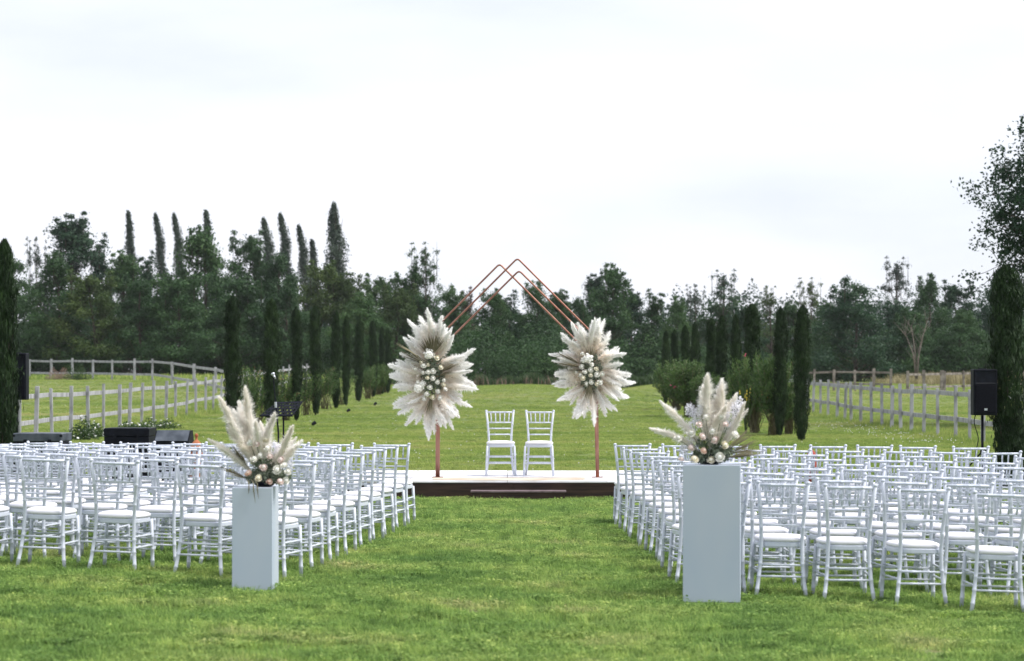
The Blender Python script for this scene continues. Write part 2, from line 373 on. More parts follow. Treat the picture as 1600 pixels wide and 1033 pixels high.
def scatter_object(name, P, rot, scl, coll, label, cat, matl=None):
    me = bpy.data.meshes.new(name); me.vertices.add(len(P)); me.vertices.foreach_set('co', np.asarray(P, np.float32).ravel())
    at = me.attributes.new('rz', 'FLOAT_VECTOR', 'POINT'); at.data.foreach_set('vector', np.asarray(rot, np.float32).ravel())
    at = me.attributes.new('sc', 'FLOAT', 'POINT'); at.data.foreach_set('value', np.asarray(scl, np.float32))
    me.update()
    o = obj(name, me); tag(o, label, cat, kind='stuff')
    ng = bpy.data.node_groups.new(name, 'GeometryNodeTree')
    ng.interface.new_socket('Geometry', in_out='INPUT', socket_type='NodeSocketGeometry')
    ng.interface.new_socket('Geometry', in_out='OUTPUT', socket_type='NodeSocketGeometry')
    gi = ng.nodes.new('NodeGroupInput'); go = ng.nodes.new('NodeGroupOutput')
    ip = ng.nodes.new('GeometryNodeInstanceOnPoints'); ci = ng.nodes.new('GeometryNodeCollectionInfo')
    ci.inputs['Collection'].default_value = coll; ci.inputs['Separate Children'].default_value = True; ci.inputs['Reset Children'].default_value = True
    ip.inputs['Pick Instance'].default_value = True
    na = ng.nodes.new('GeometryNodeInputNamedAttribute'); na.data_type = 'FLOAT_VECTOR'; na.inputs['Name'].default_value = 'rz'
    nb = ng.nodes.new('GeometryNodeInputNamedAttribute'); nb.data_type = 'FLOAT'; nb.inputs['Name'].default_value = 'sc'
    rv = ng.nodes.new('FunctionNodeRandomValue'); rv.data_type = 'INT'
    rv.inputs[4].default_value = 0; rv.inputs[5].default_value = len(coll.objects)-1
    l = ng.links.new
    l(gi.outputs[0], ip.inputs['Points']); l(ci.outputs[0], ip.inputs['Instance']); l(rv.outputs[2], ip.inputs['Instance Index'])
    l(na.outputs['Attribute'], ip.inputs['Rotation']); l(nb.outputs['Attribute'], ip.inputs['Scale']); l(ip.outputs[0], go.inputs[0])
    md = o.modifiers.new('scatter', 'NODES'); md.node_group = ng
    return o
def zone(y0, y1, dens, sl, extra, s0, s1):
    A = (sl*(y1**2-y0**2)) + 2*extra*(y1-y0)
    n = int(A*dens*1.6)
    y = rng.uniform(y0, y1, n); x = rng.uniform(-1, 1, n)*(sl*y1+extra)
    k = np.abs(x) < sl*y+extra; x, y = x[k], y[k]
    return x, y, rng.uniform(s0, s1, len(x))
Zs = [zone(11.5, 24, 130, .225, 2.5, .6, 1.35), zone(24, 37, 75, .225, 2.5, .7, 1.35), zone(36, 70, 22, .23, 4, .7, 1.3), zone(70, 105, 12, .23, 4, .7, 1.4), zone(105, 190, 3.5, .33, 4, 1.0, 1.8)]
x = np.concatenate([z[0] for z in Zs]); y = np.concatenate([z[1] for z in Zs]); s = np.concatenate([z[2] for z in Zs])
STX0, STX1, STY0, STY1 = -2.75, 2.62, 32.6, 36.15
k = ~((x > STX0-.05) & (x < STX1+.05) & (y > STY0-.03) & (y < STY1+.03)); x, y, s = x[k], y[k], s[k]
k = ~(((abs(x+1.967) < .165) & (y > 18.29) & (y < 18.81)) | ((abs(x-1.52) < .27) & (y > 18.1) & (y < 18.8))); x, y, s = x[k], y[k], s[k]
P = np.stack([x, y, gz(x, y)+.012*np.sin(x*1.7+y*.9)*np.sin(x*.63-y*1.31)-.012], 1)
rot = np.stack([np.zeros(len(x)), np.zeros(len(x)), rng.uniform(0, 6.28, len(x))], 1)
scatter_object('lawn_grass', P, rot, s, gcol, 'short mown lawn grass with pale dry patches', 'grass')

# ------------------------------------------------------------------ foliage generators
def quads(P, Nn, L_, W, r, along=None):
    """one pointed leaf (quad, diamond) per point"""
    n = len(P)
    Nn = Nn/np.maximum(np.linalg.norm(Nn, axis=1, keepdims=True), 1e-6)
    if along is None: along = r.normal(size=(n, 3))
    t = along - Nn*np.sum(along*Nn, 1, keepdims=True); t /= np.maximum(np.linalg.norm(t, axis=1, keepdims=True), 1e-6)
    b = np.cross(Nn, t)
    L_ = np.broadcast_to(L_, n)[:, None]; W = np.broadcast_to(W, n)[:, None]
    V = np.stack([P-t*L_/2, P+b*W/2, P+t*L_/2, P-b*W/2], 1).reshape(-1, 3)
    o = np.arange(n)*4
    return V, np.stack([o, o+1, o+2, o+3], 1)
def limbs_mesh(name, paths, matl, n=6):
    mb = MB()
    for pts, rad in paths: mb.tube(pts, rad, n)
    return mb.mesh(name, matl, True)

def broadleaf(seed, h=10, w=7, base=.10, nclump=60, per=380, leaf=.24, csize=.11, taper=.35, rag=(.35, 1.05), spiky=0, gaps=0):
    r = np.random.default_rng(seed)
    lean = r.normal(0, .04, 2)
    tr = [np.array([lean[0]*z*h+.12*math.sin(z*5+seed), lean[1]*z*h+.12*math.cos(z*4), z*h*.93]) for z in np.linspace(0, 1, 9)]
    rad = [max(.02, .019*h*(1-z)**.8+.02) for z in np.linspace(0, 1, 9)]
    paths = [([tuple(p) for p in tr], rad)]
    cl = []
    for i in range(nclump):
        u = r.uniform(0, 1)**.9
        zf = base + (1-base)*u
        # envelope radius, widest at 40 %
        env = (w/2)*(math.sin(math.pi*min(1, max(0, (u*.72+.28)))**.95))**.7*r.uniform(*rag)*(1-(taper-.35)*u*.8)
        a = r.uniform(0, 2*np.pi)
        c = np.array([env*math.cos(a)+lean[0]*zf*h, env*math.sin(a)+lean[1]*zf*h, zf*h*.96])
        cl.append((c, csize*h*r.uniform(.6, 1.25)*(1-taper*u)))
        zi = max(.05, zf-r.uniform(.12, .28)); st = np.array([np.interp(zi, np.linspace(0, .93, 9), [p[k] for p in tr]) for k in range(3)]); st[2] = zi*h
        mid = (st+c)/2 + r.normal(0, .02*h, 3)*[1, 1, .5] - [0, 0, .02*h]
        rr = .0055*h*(1.2-u)
        paths.append(([tuple(st), tuple(mid), tuple(c)], [rr, rr*.6, .015]))
    for i in range(spiky):
        a = r.uniform(0, 2*np.pi); q = r.uniform(0, w*.32)
        zt = h*r.uniform(.92, 1.06)
        c = np.array([q*math.cos(a)+lean[0]*h, q*math.sin(a)+lean[1]*h, zt])
        for kk in range(3):
            cl.append((c-[0, 0, kk*.045*h]+r.normal(0, .012*h, 3), csize*h*(.28+.13*kk)))
        paths.append(([tuple(c-[0, 0, .25*h]), tuple(c)], [.004*h, .01]))
    VV = []; 
    P_, N_ = [], []
    for c, cr_ in cl:
        n = int(per*(cr_/(csize*h))**1.6)+12
        d = r.normal(size=(n, 3)); d /= np.linalg.norm(d, axis=1, keepdims=True)
        q = cr_*r.uniform(0, 1, n)**.45*(1+.35*r.normal(size=n).clip(-1.5, 1.8))
        p = c + d*q[:, None]*[1.08, 1.08, .72]
        P_.append(p); N_.append(d*.6 + r.normal(size=(n, 3))*.7 + [0, 0, .45])
    P_ = np.concatenate(P_); N_ = np.concatenate(N_)
    if gaps:
        f = np.sin(P_[:, 0]*2.1+seed)*np.sin(P_[:, 1]*1.9)*np.sin(P_[:, 2]*2.3+1)
        P_, N_ = P_[f < gaps], N_[f < gaps]
    P_[:, 2] = np.maximum(P_[:, 2], .15)
    V, Q = quads(P_, N_, leaf*r.uniform(.6, 1.3, len(P_)), leaf*.62*r.uniform(.6, 1.3, len(P_)), r)
    return V, Q, paths

def poplar(seed, h=18, w=2.9, n=10500, leaf=.27, lean=.05):
    r = np.random.default_rng(seed)
    u = r.uniform(0, 1, n)
    env = (w/2)*np.interp(u, [0, .12, .35, .6, .82, .94, 1], [.25, .85, 1.0, .90, .60, .34, .06])
    a = r.uniform(0, 2*np.pi, n)
    # ascending boughs: angular lumps which rise with height
    lump = .66+.42*np.sin(a*3+u*9+seed)*np.sin(u*29+a*2+seed*2)+.22*np.sin(u*57+a*5)+.20*np.sin(u*17+seed*3+a)
    q = env*np.sqrt(r.uniform(.05, 1, n))*np.clip(lump, .15, 1.25)
    k = r.uniform(0, 1, n) < np.clip(.35+lump*.8, 0, 1); u, a, q = u[k], a[k], q[k]; n = len(u)
    P_ = np.stack([q*np.cos(a)-lean*u*u*h*.6, q*np.sin(a), .06*h+u*h*.94], 1)+r.normal(0, .13, (n, 3))
    Nn = np.stack([np.cos(a), np.sin(a), .3*np.ones(n)], 1)+r.normal(0, .8, (n, 3))
    V, Q = quads(P_, Nn, leaf*r.uniform(.6, 1.3, n), leaf*.6*r.uniform(.6, 1.3, n), r, along=np.stack([.2*np.cos(a), .2*np.sin(a), np.ones(n)], 1)+r.normal(0, .4, (n, 3)))
    zz = np.linspace(0, 1, 8)
    paths = [([(-lean*z*z*h*.6, 0, z*h*.96) for z in zz], [.014*h*(1-z)+.02 for z in zz])]
    for i in range(26):
        z = r.uniform(.06, .85); a_ = r.uniform(0, 6.28); q_ = w/2*.6
        x0 = -lean*z*z*h*.6; z1 = min(1, z+.12)
        paths.append(([(x0, 0, z*h), (x0+q_*.6*math.cos(a_), q_*.6*math.sin(a_), (z+.03)*h), (-lean*z1*z1*h*.6+q_*math.cos(a_), q_*math.sin(a_), z1*h)], [.05, .035, .01]))
    return V, Q, paths

def cypress(seed, h=3.75, w=.62, n=17000):
    r = np.random.default_rng(seed)
    u = r.uniform(0, 1, n)**.95
    a = r.uniform(0, 2*np.pi, n)
    env = (w/2)*np.interp(u, [0, .05, .14, .4, .7, .88, .96, 1], [.40, .56, .82, 1.0, .97, .84, .62, .16])
    lump = 1+.17*np.sin(a*3+u*9+seed)+.15*np.sin(a*5-u*29+seed*3)+.12*np.sin(u*57+a*3)+.10*np.sin(u*13+seed*2)
    q = env*lump*(1-.55*r.uniform(0, 1, n)**2.6)*np.where(r.uniform(0, 1, n) < .08, r.uniform(1.05, 1.5, n), 1)
    P_ = np.stack([q*np.cos(a)+.03*np.sin(u*4+seed), q*np.sin(a)+.03*np.cos(u*3), .10+u*(h-.16)], 1)
    out = np.stack([np.cos(a), np.sin(a), np.zeros(n)], 1)
    al = out*r.uniform(.0, .45, n)[:, None] + [0, 0, 1] + r.normal(0, .16, (n, 3))
    V, Q = quads(P_, out+r.normal(0, .6, (n, 3)), r.uniform(.06, .15, n), r.uniform(.014, .032, n), r, along=al)
    zz = np.linspace(0, 1, 6)
    paths = [([(0, 0, z*h*.9) for z in zz], [.045*(1-z)+.008 for z in zz])]
    for i in range(14):
        a_ = r.uniform(0, 6.28); z = r.uniform(.04, .6); q_ = w*.36
        paths.append(([(0, 0, z*h), (q_*math.cos(a_)*.7, q_*math.sin(a_)*.7, z*h+.12), (q_*math.cos(a_), q_*math.sin(a_), z*h+.5)], [.014, .01, .004]))
    return V, Q, paths

def oleander(seed, h=1.7, w=1.6, stems=62, per=44):
    r = np.random.default_rng(seed)
    paths = []; P_, A_, tips = [], [], []
    for i in range(stems):
        a = r.uniform(0, 6.28); sp = r.uniform(.1, 1)**.7*w/2; hh = h*r.uniform(.55, 1.02)*(1-.18*(sp/(w/2))**2)
        b0 = np.array([r.normal(0, .09), r.normal(0, .09), 0.]); t = np.array([sp*math.cos(a), sp*math.sin(a), hh])
        m_ = b0*.4+t*.6; m_[2] = hh*.5; m_[:2] *= .75
        pts = [b0, m_, t]
        paths.append(([tuple(p) for p in pts], [.013, .010, .005])); tips.append(t)
        for j in range(per*3):
            f = r.uniform(.30, 1.0)**.6
            p = (b0*(1-f)**2 + 2*m_*f*(1-f)+t*f*f)
            d = r.normal(size=3); d /= np.linalg.norm(d)+1e-6; d[2] = abs(d[2])*.8+.25
            p = p + r.normal(0, .05, 3)
            P_.append(p+d*.05); A_.append(d)
    P_ = np.array(P_); A_ = np.array(A_); n = len(P_)
    Nn = np.cross(A_, r.normal(size=(n, 3)))+[0, 0, .35]
    V, Q = quads(P_, Nn, r.uniform(.08, .15, n), r.uniform(.02, .034, n), r, along=A_)
    return V, Q, paths, tips

def tree_proto(kind, V, Q, paths, leafm, barkm, name='crown'):
    cm = np_mesh(name, V, Q); cm.materials.append(leafm)
    tm = limbs_mesh('trunk', paths, barkm)
    return cm, tm
def tree(name, label, cat, protos, loc, sc_, rz, group, crown='crown', trunk='trunk', leafm=None):
    t = thing(name, label, cat, loc, rz, group); t.scale = sc_
    c = obj(crown, protos[0], t); obj(trunk, protos[1], t)
    if leafm is not None:
        c.material_slots[0].link = 'OBJECT'; c.material_slots[0].material = leafm
    return t

BK = M['bark']
PR = {}
PR['roundA'] = tree_proto('r', *broadleaf(1, 10, 8.5, .06, 72, 360, spiky=3), M['broad'], BK)
PR['roundB'] = tree_proto('r', *broadleaf(2, 10, 8.0, .06, 70, 360, csize=.12, spiky=5), M['broad'], BK)
PR['roundC'] = tree_proto('r', *broadleaf(3, 10, 7.2, .05, 64, 360, csize=.105, spiky=7), M['broad'], BK)
PR['tallA'] = tree_proto('t', *broadleaf(4, 12, 5.6, .08, 66, 330, csize=.085, spiky=8), M['broad'], BK)
PR['tallB'] = tree_proto('t', *broadleaf(5, 12, 5.0, .08, 60, 330, csize=.08, spiky=6, gaps=.35), M['broad'], BK)
PR['sparseA'] = tree_proto('s', *broadleaf(6, 12, 5.6, .35, 44, 110, leaf=.2, csize=.07, spiky=9, gaps=.3), M['broad'], BK)
PR['sparseB'] = tree_proto('s', *broadleaf(8, 12, 6.0, .30, 52, 120, leaf=.2, csize=.065, spiky=10, gaps=.25), M['broad'], BK)
PR['popA'] = tree_proto('p', *poplar(1, w=2.5, n=10500, lean=.03), M['broadpale'], BK)
PR['popB'] = tree_proto('p', *poplar(2, w=2.8, n=10500, lean=.06), M['broadpale'], BK)
PR['popC'] = tree_proto('p', *poplar(3, w=3.8, n=18500, lean=.0), M['broadpale'], BK)

# woodland beyond the lawn: column, top row, width in the picture, distance, kind, leaf, label
G_ = 'trees of the woodland edge'
TR = [
 (22, 398, 120, 212, 'roundA', 'broad', 'bushy green tree at the far left edge behind the first cypress'),
 (58, 372, 48, 236, 'sparseA', 'broadpale', 'thin airy grey-green tree beside the tall dark tree at far left'),
 (112, 331, 118, 240, 'tallA', 'broaddark', 'tallest dark broad tree of the left woodland with a ragged top'),
 (160, 372, 70, 246, 'tallB', 'broaddark', 'dark slender tree right of the tallest tree on the left'),
 (92, 400, 120, 208, 'roundB', 'broad', 'mid-green tree in front of the tallest dark tree on the left'),
 (205, 334, 23, 262, 'popA', 'broadpale', 'lone narrow poplar rising between the dark left tree and the poplar pair'),
 (190, 392, 90, 222, 'tallA', 'broad', 'green tree under the lone narrow poplar on the left'),
 (236, 398, 60, 230, 'tallB', 'broaddark', 'dark narrow-topped tree in the dip left of the poplar pair'),
 (152, 424, 120, 205, 'roundC', 'broadyel', 'low yellow-green tree at the front of the left woodland'),
 (218, 430, 100, 204, 'roundA', 'broad', 'low leafy tree in front of the dip on the left'),
 (252, 337, 24, 262, 'popB', 'broadpale', 'left poplar of the leaning pair'),
 (281, 337, 24, 266, 'popB', 'broadpale', 'right poplar of the leaning pair'),
 (318, 362, 150, 214, 'roundB', 'broad', 'large rounded light green tree below the leaning poplars'),
 (327, 333, 26, 262, 'popA', 'broadpale', 'poplar tip just above the large rounded tree'),
 (376, 362, 95, 224, 'roundC', 'broad', 'tall leafy tree with a spiky top left of the paired poplars'),
 (422, 344, 28, 258, 'popB', 'broadpale', 'first poplar right of the spiky-topped tree'),
 (448, 337, 27, 262, 'popB', 'broadpale', 'second poplar right of the spiky-topped tree, taller than its neighbour'),
 (476, 355, 25, 264, 'popB', 'broadpale', 'slim leaning poplar between the paired poplars and the tallest one'),
 (492, 378, 24, 266, 'popA', 'broadpale', 'short poplar just left of the tallest poplar'),
 (523, 323, 40, 258, 'popC', 'broadpale', 'tallest and broadest poplar, standing free above the woodland'),
 (436, 390, 110, 222, 'roundA', 'broad', 'green tree below the paired poplars'),
 (280, 430, 120, 203, 'roundC', 'broad', 'front tree beneath the leaning poplar pair'),
 (366, 432, 130, 202, 'roundA', 'broad', 'front tree behind the nearest left-row cypress with fence'),
 (492, 408, 110, 214, 'roundC', 'broadyel', 'yellow-green tree left of the foot of the tallest poplar'),
 (545, 432, 100, 213, 'roundB', 'broadyel', 'yellow-green tree below the tallest poplar'),
 (450, 446, 120, 202, 'roundB', 'broad', 'front tree behind the second and third left-row cypresses'),
 (590, 428, 90, 218, 'roundC', 'broad', 'tree with wispy shoots left of the open-topped tree'),
 (660, 379, 76, 214, 'sparseB', 'broad', 'open-topped tree towering above the left flower arrangement'),
 (650, 420, 110, 216, 'roundA', 'broad', 'dense green tree under the open-topped tree'),
 (617, 446, 90, 206, 'roundC', 'broadyel', 'yellow-tinged tree behind the left flower arrangement'),
 (560, 462, 110, 202, 'roundB', 'broad', 'low front tree behind the farther left-row cypresses'),
 (700, 448, 80, 210, 'roundA', 'broad', 'green tree directly behind the left slope of the arch'),
 (722, 452, 44, 226, 'tallB', 'rust', 'rust-tinged thin tree seen through the left slope of the arch'),
 (758, 452, 84, 214, 'roundC', 'broad', 'green tree left of centre under the arch peaks'),
 (792, 458, 70, 220, 'tallB', 'broaddark', 'dark spindly tree framed by the arch peaks'),
 (836, 445, 88, 212, 'roundB', 'broad', 'leafy tree right of centre under the arch peaks'),
 (876, 452, 66, 222, 'tallA', 'broad', 'tree seen through the right slope of the arch'),
 (944, 413, 100, 214, 'roundC', 'broad', 'tall tree directly above the right flower arrangement'),
 (930, 425, 60, 232, 'tallA', 'broaddark', 'dark crown peeping out behind the tall tree over the right flowers'),
 (902, 462, 66, 208, 'roundA', 'broad', 'low tree left of the tall tree over the right flowers'),
 (985, 452, 60, 222, 'tallA', 'broaddark', 'dark tree right of the tall tree over the right flowers'),
 (1018, 455, 62, 214, 'tallB', 'broad', 'pointed tree behind the far end of the right cypress row'),
 (1055, 468, 66, 212, 'roundB', 'broad', 'low tree with a bare twig behind the far right cypresses'),
 (1086, 445, 48, 232, 'sparseA', 'broadpale', 'wispy pale tree between the pointed tree and the dark open tree'),
 (1125, 422, 74, 214, 'sparseB', 'broaddark', 'dark open-crowned tree rising over the right cypress row'),
 (1118, 470, 100, 216, 'roundA', 'broad', 'dense tree beneath the dark open-crowned tree'),
 (1168, 474, 70, 210, 'roundC', 'broaddark', 'dark low tree behind the pointed cypress'),
 (1210, 448, 56, 212, 'sparseA', 'broadyel', 'light loose tree left of the nearest cypress pair'),
 (1265, 434, 60, 214, 'sparseB', 'broadyel', 'light loose tree rising right behind the nearest cypress pair'),
 (1240, 474, 100, 218, 'roundB', 'broad', 'dense dark green tree behind the nearest cypress pair'),
 (1340, 438, 130, 205, 'roundA', 'broaddark', 'large dark tree above the corner of the right fence'),
 (1303, 470, 90, 212, 'roundC', 'broad', 'smaller tree left of the large dark tree on the right'),
 (1407, 402, 72, 244, 'sparseB', 'broadpale', 'tall pale see-through tree right of the large dark tree'),
 (1392, 472, 90, 214, 'roundC', 'broaddark', 'dark tree beneath the tall pale see-through tree'),
 (1455, 434, 90, 224, 'roundB', 'broad', 'blue-green tree right of the tall pale tree'),
 (1506, 440, 90, 228, 'roundC', 'broaddark', 'dark tree left of the right loudspeaker, against the sky'),
 (1552, 446, 90, 220, 'roundA', 'broaddark', 'dark tree behind the right loudspeaker'),
 (1600, 440, 100, 226, 'roundB', 'broaddark', 'dark tree behind the cypress at the right edge'),
 (1430, 484, 100, 207, 'roundA', 'broad', 'lower tree behind the bare sapling'),
 (1500, 488, 110, 205, 'roundB', 'broad', 'lower leafy tree behind the strip of dry grass'),
]
SZ = {'roundA': (10.2, 8.6), 'roundB': (10.3, 8.2), 'roundC': (10.4, 7.4), 'tallA': (12.6, 5.8), 'tallB': (12.5, 5.2), 'sparseA': (12.5, 5.8), 'sparseB': (12.6, 6.2), 'popA': (17.8, 2.3), 'popB': (17.8, 2.6), 'popC': (17.8, 3.4)}
for i, (px, top, wpx, d, kind, lm, lab) in enumerate(TR):
    x = X(px, d); z0 = g(x, d)-.15; h = Z(top, d)-z0; w = wpx*d/F
    hh, ww = SZ[kind]
    rz = 0 if kind.startswith('pop') else random.uniform(0, 6.28)
    tp = tree('poplar_tree' if kind.startswith('pop') else 'woodland_tree', lab, 'tree', PR[kind], (x, d, z0), (w/ww*1.08, w/ww*1.08, h/hh), rz, 'poplars above the woodland' if kind.startswith('pop') else G_, leafm=M[lm])
    if kind.startswith('pop'):
        ln_ = R(4.5 if kind == 'popB' else 2.5); tp.rotation_euler = (0, -ln_, 0); tp.location.x += math.sin(ln_)*h*.9

# big tree at the right edge, much nearer; only its left boughs reach into the frame
def boughs(seed, cx, cz, rx, rz_, n=46, per=260, leaf=.13):
    r = np.random.default_rng(seed); P_, N_, paths = [], [], []
    zz = np.linspace(0, 1, 9); H_ = cz+rz_*.75
    paths.append(([(cx+.25*math.sin(z*4), .2*math.sin(z*3), z*H_) for z in zz], [.26*(1-z)**.7+.03 for z in zz]))
    for i in range(n):
        a = r.uniform(0, 6.28); e_ = r.uniform(-.9, 1.45); q = r.uniform(.55, 1.0)
        c = np.array([cx+rx*q*math.cos(a)*math.cos(e_), rx*q*math.sin(a)*math.cos(e_), cz+rz_*q*math.sin(e_)])
        z0 = max(2.2, c[2]-r.uniform(1.2, 2.6)); st = np.array([cx, 0, min(z0, H_*.95)])
        mid = (st*.5+c*.5)+[0, 0, .25]
        paths.append(([tuple(st), tuple(mid), tuple(c)], [.06, .035, .012]))
        for k in range(6):
            o_ = c+r.normal(0, .48, 3)*[1, 1, .75]
            paths.append(([tuple(c), tuple((c+o_)/2+r.normal(0, .05, 3)), tuple(o_)], [.012, .009, .004]))
            m_ = int(per/6*r.uniform(.6, 1.3)); d_ = r.normal(size=(m_, 3))
            P_.append(o_+d_*[.17, .17, .13]); N_.append(r.normal(size=(m_, 3))+[0, 0, .5])
    P_ = np.concatenate(P_); N_ = np.concatenate(N_)
    V, Q = quads(P_, N_, leaf*r.uniform(.6, 1.2, len(P_)), leaf*.66*r.uniform(.6, 1.2, len(P_)), r)
    return V, Q, paths
BT = tree_proto('b', *boughs(5, 0, 6.7, 3.8, 3.6, 240, 340, leaf=.125), M['broaddark'], BK)
tree('roadside_tree', 'tall near tree leaning into the right edge with see-through leafy boughs', 'tree', BT, (X(1736, 75), 75, g(18, 75)-.1), (1, 1, 1), 0, None)

# bare sapling
r_ = np.random.default_rng(12); paths = []
for i in range(4):
    a = i*1.6+.3; p = np.array([0, 0, 0.]); tp = np.array([.9*math.cos(a), .5*math.sin(a), 4.6-.5*i])
    pts = [p, p*.5+tp*.5*np.array([.5, .5, 1.1]), tp]; paths.append(([tuple(q) for q in pts], [.07, .04, .012]))
    for k in range(7):
        f = r_.uniform(.35, .95); b = pts[1]*(1-f)+tp*f if f > .5 else pts[1]*f*2; e_ = b+np.array([r_.normal(0, .45), r_.normal(0, .3), r_.uniform(.4, 1.1)])
        paths.append(([tuple(b), tuple(e_)], [.02, .006]))
sap = thing('bare_sapling', 'leafless many-stemmed sapling behind the grey fence corner on the right', 'tree', (X(1432, 165), 165, g(27, 165)))
obj('branches', limbs_mesh('branches', paths, M['palebark']), sap)

# undergrowth at the woodland's foot, one mass; and the deep wood behind it
def mass(name, n, per, xr, yr, hr, wr, leaf, seed, matl, label, zfun=gz, tri=None):
    r = np.random.default_rng(seed); P_, N_ = [], []
    for i in range(n):
        x0 = xr[0]+(xr[1]-xr[0])*(i+r.uniform(0, 1))/n; y0 = r.uniform(*yr); hh = r.uniform(*hr); ww = r.uniform(*wr)
        m_ = int(per*r.uniform(.7, 1.3)); d_ = r.normal(size=(m_, 3)); d_ /= np.linalg.norm(d_, axis=1, keepdims=True)
        q = r.uniform(0, 1, m_)**.4*(1+.18*np.sin(d_[:, 0]*7+i)*np.sin(d_[:, 2]*6+i*2))
        p = np.array([x0, y0, 0])+d_*q[:, None]*[ww/2, ww/2, hh*.55]; p[:, 2] += hh*.48
        k = p[:, 2] > .02; p, d_ = p[k], d_[k]; p[:, 2] += zfun(p[:, 0], p[:, 1])
        P_.append(p); N_.append(d_*.6+r.normal(size=d_.shape)*.7+[0, 0, .4])
    P_ = np.concatenate(P_); N_ = np.concatenate(N_)
    V, Q = quads(P_, N_, leaf*r.uniform(.6, 1.3, len(P_)), leaf*.6*r.uniform(.6, 1.3, len(P_)), r)
    me = np_mesh(name, V, Q); me.materials.append(matl)
    return tag(obj(name, me), label, 'undergrowth', kind='stuff')
mass('undergrowth', 96, 3000, (-84, 84), (204, 212), (2.2, 5.4), (3.0, 6.5), .22, 21, M['broad'], 'dense dark undergrowth along the foot of the woodland')
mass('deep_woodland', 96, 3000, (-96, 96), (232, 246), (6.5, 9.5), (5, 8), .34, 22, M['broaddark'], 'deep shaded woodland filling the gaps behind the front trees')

# ------------------------------------------------------------------ cypress rows
CY = [tree_proto('c', *cypress(1), M['cypress'], BK), tree_proto('c', *cypress(2, w=.56), M['cypress'], BK), tree_proto('c', *cypress(3, w=.68), M['cypress'], BK)]
left_px = [(8, 371, 40), (363, 460, 25), (424, 465, 25), (463, 478, 19), (493, 477, 18), (525, 484, 18), (541, 491, 15), (561, 497, 15), (583, 500, 13), (597, 509, 11), (606, 512, 13)]
right_px = [(1573, 410, 54), (1253, 475, 30), (1219, 479, 25), (1175, 473, 27), (1150, 490, 20), (1128, 492, 22), (1111, 496, 18), (1086, 502, 17), (1071, 507, 17), (1055, 514, 15), (1040, 516, 14)]
for side, lst, X0 in (('left', left_px, -7.4), ('right', right_px, 7.15)):
    for i, (px, top, wpx) in enumerate(lst):
        d = X0*F/(px-800); z0 = g(X0, d)-.03; h = Z(top, d)-z0; w = wpx*d/F*(1+.10*math.sin(i*2.7+px))
        p = CY[(i*2+(side == 'left')) % 3]; ww = [.74, .68, .80][(i*2+(side == 'left')) % 3]
        if i == 0: lab = f'tall dark cypress at the {side} edge of the photo beside the {side} loudspeaker'
        elif i == 1: lab = f'nearest free-standing cypress of the {side} row' + (', by the end of the fence' if side == 'left' else ', thickest of that row')
        elif i == len(lst)-1: lab = f'farthest small cypress at the end of the {side} row'
        else: lab = f'slender cypress, {ORD[i]} of the {side} row counted from the camera'
        tree('cypress_tree', lab, 'cypress', p, (X0, d, z0), (w/ww, w/ww, h/3.75), i*1.3, f'cypresses in the {side} row')

# ------------------------------------------------------------------ oleander shrubs between the cypresses
OP = []
def flower_cluster(tips, n, r, size=.03, sub=5):
    mb = MB()
    for i in range(n):
        t = tips[int(r.integers(len(tips)))]
        for k in range(sub):
            c = Vector(t)+Vector(r.normal(0, .045, 3)); 
            Mx = Matrix.Translation(c) @ Euler(tuple(r.uniform(-1, 1, 3))).to_matrix().to_4x4()
            mb.lathe([(size*.15, -size*.4), (size, size*.1), (size*.9, size*.25), (size*.1, 0)], 5, Mx)
    return mb
for sd, hh, ww, st_n, pr_ in ((1, 1.7, 1.5, 60, 40), (2, 1.6, 1.9, 60, 40), (3, 1.8, 1.3, 60, 40), (4, 1.7, 1.5, 26, 34), (5, 1.6, 1.7, 24, 32)):
    V, Q, paths, tips = oleander(sd, hh, ww, st_n, pr_)
    cm = np_mesh('foliage', V, Q); cm.materials.append(M['oleander'])
    rr = np.random.default_rng(sd+50)
    OP.append((cm, limbs_mesh('stems', paths, M['stem'], 5), flower_cluster(tips, 8, rr, .016).mesh('flowers', M['salmonleaf']), flower_cluster(tips, 2, rr, .024).mesh('flowers', M['pinkflower']), ww, hh))
def shrub(px, d, wm, hm, k, label, fl=None,  group='oleander shrubs along the lawn'):
    cm, sm_, f1, f2, ww, hh = OP[k]; x = X(px, d)
    t = thing('oleander_shrub', label, 'shrub', (x, d, g(x, d)-.02), px*.37, group); t.scale = (wm/ww, wm/ww, hm/hh)
    obj('foliage', cm, t); obj('stems', sm_, t)
    if fl == 'salmon': tag(obj('flowers', f1, t), kind='stuff')
    if fl == 'pink': tag(obj('flowers', f2, t), kind='stuff')
    return t
shrub(385, 70, 1.3, 1.9, 3, 'loose oleander right beside the nearest left-row cypress', 'salmon')
shrub(405, 75, 1.4, 1.9, 4, 'oleander with reddish shoots left of the microphone', 'salmon')
shrub(446, 83, 1.5, 1.75, 3, 'oleander right behind the music stand', 'salmon')
shrub(478, 91, 1.5, 1.8, 4, 'oleander between the third and fourth left-row cypresses')
shrub(508, 101, 1.6, 1.8, 3, 'low spreading oleander between fourth and fifth left-row cypresses', 'salmon')
shrub(533, 110, 1.5, 1.6, 4, 'oleander beneath the fifth and sixth left-row cypresses')
shrub(575, 124, 1.7, 1.75, 3, 'pale bushy oleander near the end of the left row')
shrub(592, 135, 1.6, 1.8, 1, 'pale upright oleander second from the end of the left row')
shrub(600, 145, 1.4, 1.7, 2, 'last oleander of the left row, behind the left flowers')
shrub(1056, 99, 2.1, 2.05, 1, 'round oleander at the far end of the right row')
shrub(1082, 88, 2.2, 2.1, 0, 'full oleander left of the right pampas bouquet', 'pink')
